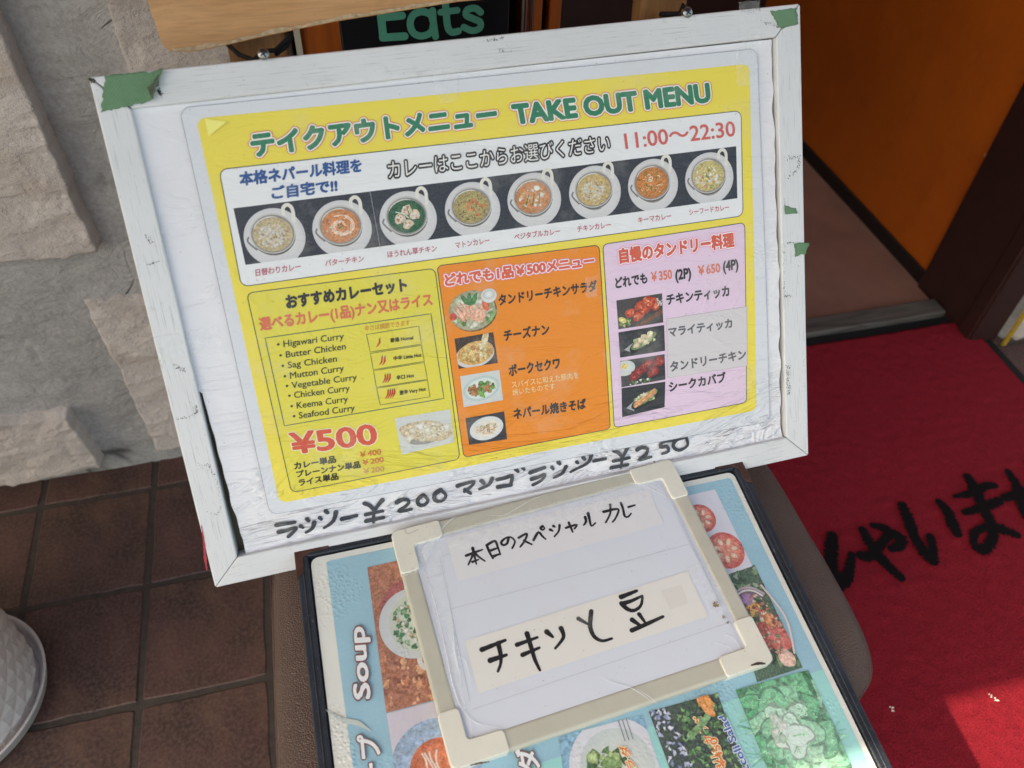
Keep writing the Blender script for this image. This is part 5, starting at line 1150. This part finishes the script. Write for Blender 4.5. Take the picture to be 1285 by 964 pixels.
H1 = [[(71.2,199.2),(80.3,200.1),(89.7,200.9)], [(80.4,205.5),(79.7,196.6),(78.9,186.9)], [(79.7,199.7),(75.4,194.4),(70.4,188.4)], [(80.7,199.9),(84.1,193.5),(88.6,187.6)], [(75.6,190.4),(82.6,191.1)],
      [(95.9,203.6),(96.3,196.2),(97.7,188.0)], [(95.8,204.5),(105.7,206.7),(106.6,198.6),(106.8,189.8)], [(97.3,197.3),(105.5,198.0)], [(98.4,190.0),(106.6,190.8)],
      [(120.9,205.8),(117.7,200.2),(113.1,199.4),(111.7,203.0),(117.6,206.6),(123.7,206.1),(126.5,199.9),(121.2,193.3)],
      [(131.8,203.0),(141.9,205.1),(136.9,197.8),(129.9,192.2)], [(136.2,198.3),(142.9,191.4)],
      [(146.5,195.8),(154.7,203.2),(156.8,198.3),(159.6,192.9)], [(161.4,208.8),(158.6,207.2),(160.0,204.3),(162.8,205.9),(161.4,208.8)],
      [(168.3,202.2),(170.3,200.1)], [(173.2,205.3),(174.4,203.8)], [(179.9,204.4),(176.6,198.1),(169.7,193.2)],
      [(185.6,199.4),(198.6,199.7),(194.3,195.8)], [(190.9,204.6),(191.0,198.3),(191.0,192.7)],
      [(210.9,205.8),(209.9,200.3),(205.5,196.9)], [(215.8,209.2),(214.4,200.9),(213.5,193.4),(219.3,195.8)],
      [(233.3,206.0),(250.3,204.5),(243.6,195.2),(238.1,191.4)], [(243.8,212.2),(239.7,202.1),(230.5,192.9)],
      [(256.4,210.9),(255.8,203.2),(254.0,194.0),(257.9,192.5),(262.5,195.4)], [(262.7,203.6),(270.7,203.8)]]
for k, p in enumerate(H1): ribbon(mb, p, [(2.9+.4*math.sin(k+j*1.7))*(1.1-.45*j/max(1, len(p)-1)) for j in range(len(p))], FZ+.0006+.000004*k, INK, .001, step=2, jit=.05, seed=k)
mb.build('handwriting', M['board'], l1)
mb = MB()
H2 = [[(58.1,98.0),(69.8,99.0),(83.2,100.2)], [(63.0,85.4),(79.9,85.9)], [(75.5,99.1),(74.5,87.8),(72.0,79.7),(67.1,73.1)],
      [(93.2,92.4),(104.4,92.9),(115.2,93.5)], [(95.2,81.2),(113.6,83.0)], [(106.4,100.2),(105.9,85.9),(105.5,73.2),(106.8,62.1)],
      [(126.2,96.0),(130.2,89.5)], [(141.4,95.1),(140.4,85.8),(128.6,77.7)], [(162.0,99.4),(169.3,91.2)],
      [(177.5,102.8), (173.9,96.0), (170.2,86.7), (170.8,77.1), (177.0,70.9), (187.2,70.3)],
      [(213.3,108.1),(231.9,109.6)], [(211.2,101.2),(214.1,94.7),(220.2,90.7),(229.4,93.5),(235.1,101.9)], [(211.7,101.0),(222.5,101.1),(235.2,102.9)],
      [(224.1,85.4),(226.5,75.6)], [(209.9,72.0),(227.4,73.7),(246.9,75.9)], [(214.8,81.9),(220.3,74.2)]]
for k, p in enumerate(H2): ribbon(mb, p, [(4.8+.5*math.sin(k*1.3+j))*(1.08-.5*j/max(1, len(p)-1)) for j in range(len(p))], FZ+.0006+.000004*k, INK, .001, step=2, jit=.05, seed=k+40)
mb.build('handwriting', M['board'], l2)
patch('clear_tape', qd((28.0,224.7), (49.3,225.2), (27.5,48.1), (15.7,59.3)), .0002, M['tape'], cb, seed=31)
patch('clear_tape', qd((294.7,118.1), (319.3,117.5), (320.9,61.1), (296.3,62.3)), .0003, M['tape'], cb, seed=32)
patch('clear_tape', qd((10.0,197.8), (47.7,242.6), (55.5,235.2), (18.7,191.5)), .0020, M['tape'], cb, seed=33)
patch('clear_tape', qd((54.0,232.7), (286.8,233.3), (287.7,208.1), (57.6,210.1)), .0000, M['tape'], cb, seed=34)
mb = MB(); rnd = random.Random(3)
for cx, cy, r, n in ((*(305.4,71.2), 3.0, 26), (*(307.2,56.4), 2.2, 12), (*(307.6,50.1), 1.5, 8)):
    for k in range(n):
        a, q = rnd.uniform(0, 6.28), r*math.sqrt(rnd.random()); x, y = cx+q*math.cos(a), cy+q*math.sin(a); s = rnd.uniform(.3, 1.0)
        mb.add([((x+s*math.cos(b))/1000, (y+s*math.sin(b))/1000, .0009+.000002*len(mb.f)) for b in (0, 1.3, 2.5, 3.8, 5)], [(0, 1, 2, 3, 4)], lin((150+rnd.randint(-30, 20), 110+rnd.randint(-20, 20), 70)))
mb2 = MB()  # pale ribbons painted as highlights along the creases of the film
for pts, w in (([(275.6,231.4),(287.9,225.4),(298.2,214.7),(310.5,200.6)], 1.0), ([(287.9,225.4),(296.2,222.9),(304.8,212.7),(311.5,204.7)], .7), ([(310.5,200.6),(309.9,183.4),(311.6,171.3)], .8), ([(291.8,196.6),(300.9,188.0),(309.9,175.6)], .35),
               ([(3.4,194.9),(12.0,197.5),(24.8,203.8)], .9), ([(51.1,232.4),(60.9,240.7),(73.8,247.4)], .8), ([(106.3,238.7),(125.3,233.1),(159.9,242.3),(189.7,245.5)], .5), ([(24.0,193.0),(25.5,153.1),(23.2,106.1),(21.3,76.6),(23.0,51.9),(32.3,33.8),(55.2,20.8)], .7),
               ([(23.0,51.9),(27.7,38.7),(24.4,19.1)], .6), ([(36.4,130.9),(33.3,113.3),(31.2,98.5),(30.6,78.6)], 1.4), ([(33.5,97.8),(39.2,91.0),(38.5,71.3)], .9), ([(298.3,39.1),(305.7,34.2),(308.3,20.1)], 1.0), ([(284.9,35.2),(297.3,26.1),(299.8,14.9)], .7),
               ([(160.4,38.1),(171.3,28.8),(187.6,17.4),(201.1,-0.0)], .8), ([(191.4,16.2),(199.6,6.2),(203.8,-0.9)], .6)):
    ribbon(mb2, pts, [w*.4]+[w]*(len(pts)-2)+[w*.3], .0012, lin((236, 238, 242)), .001, jit=.35, step=2)
mb2.build('film_crease_glints', M['board'], cb)['kind'] = 'stuff'
st_ = mb.build('rust_stain', M['board'], cb); st_['kind'] = 'stuff'
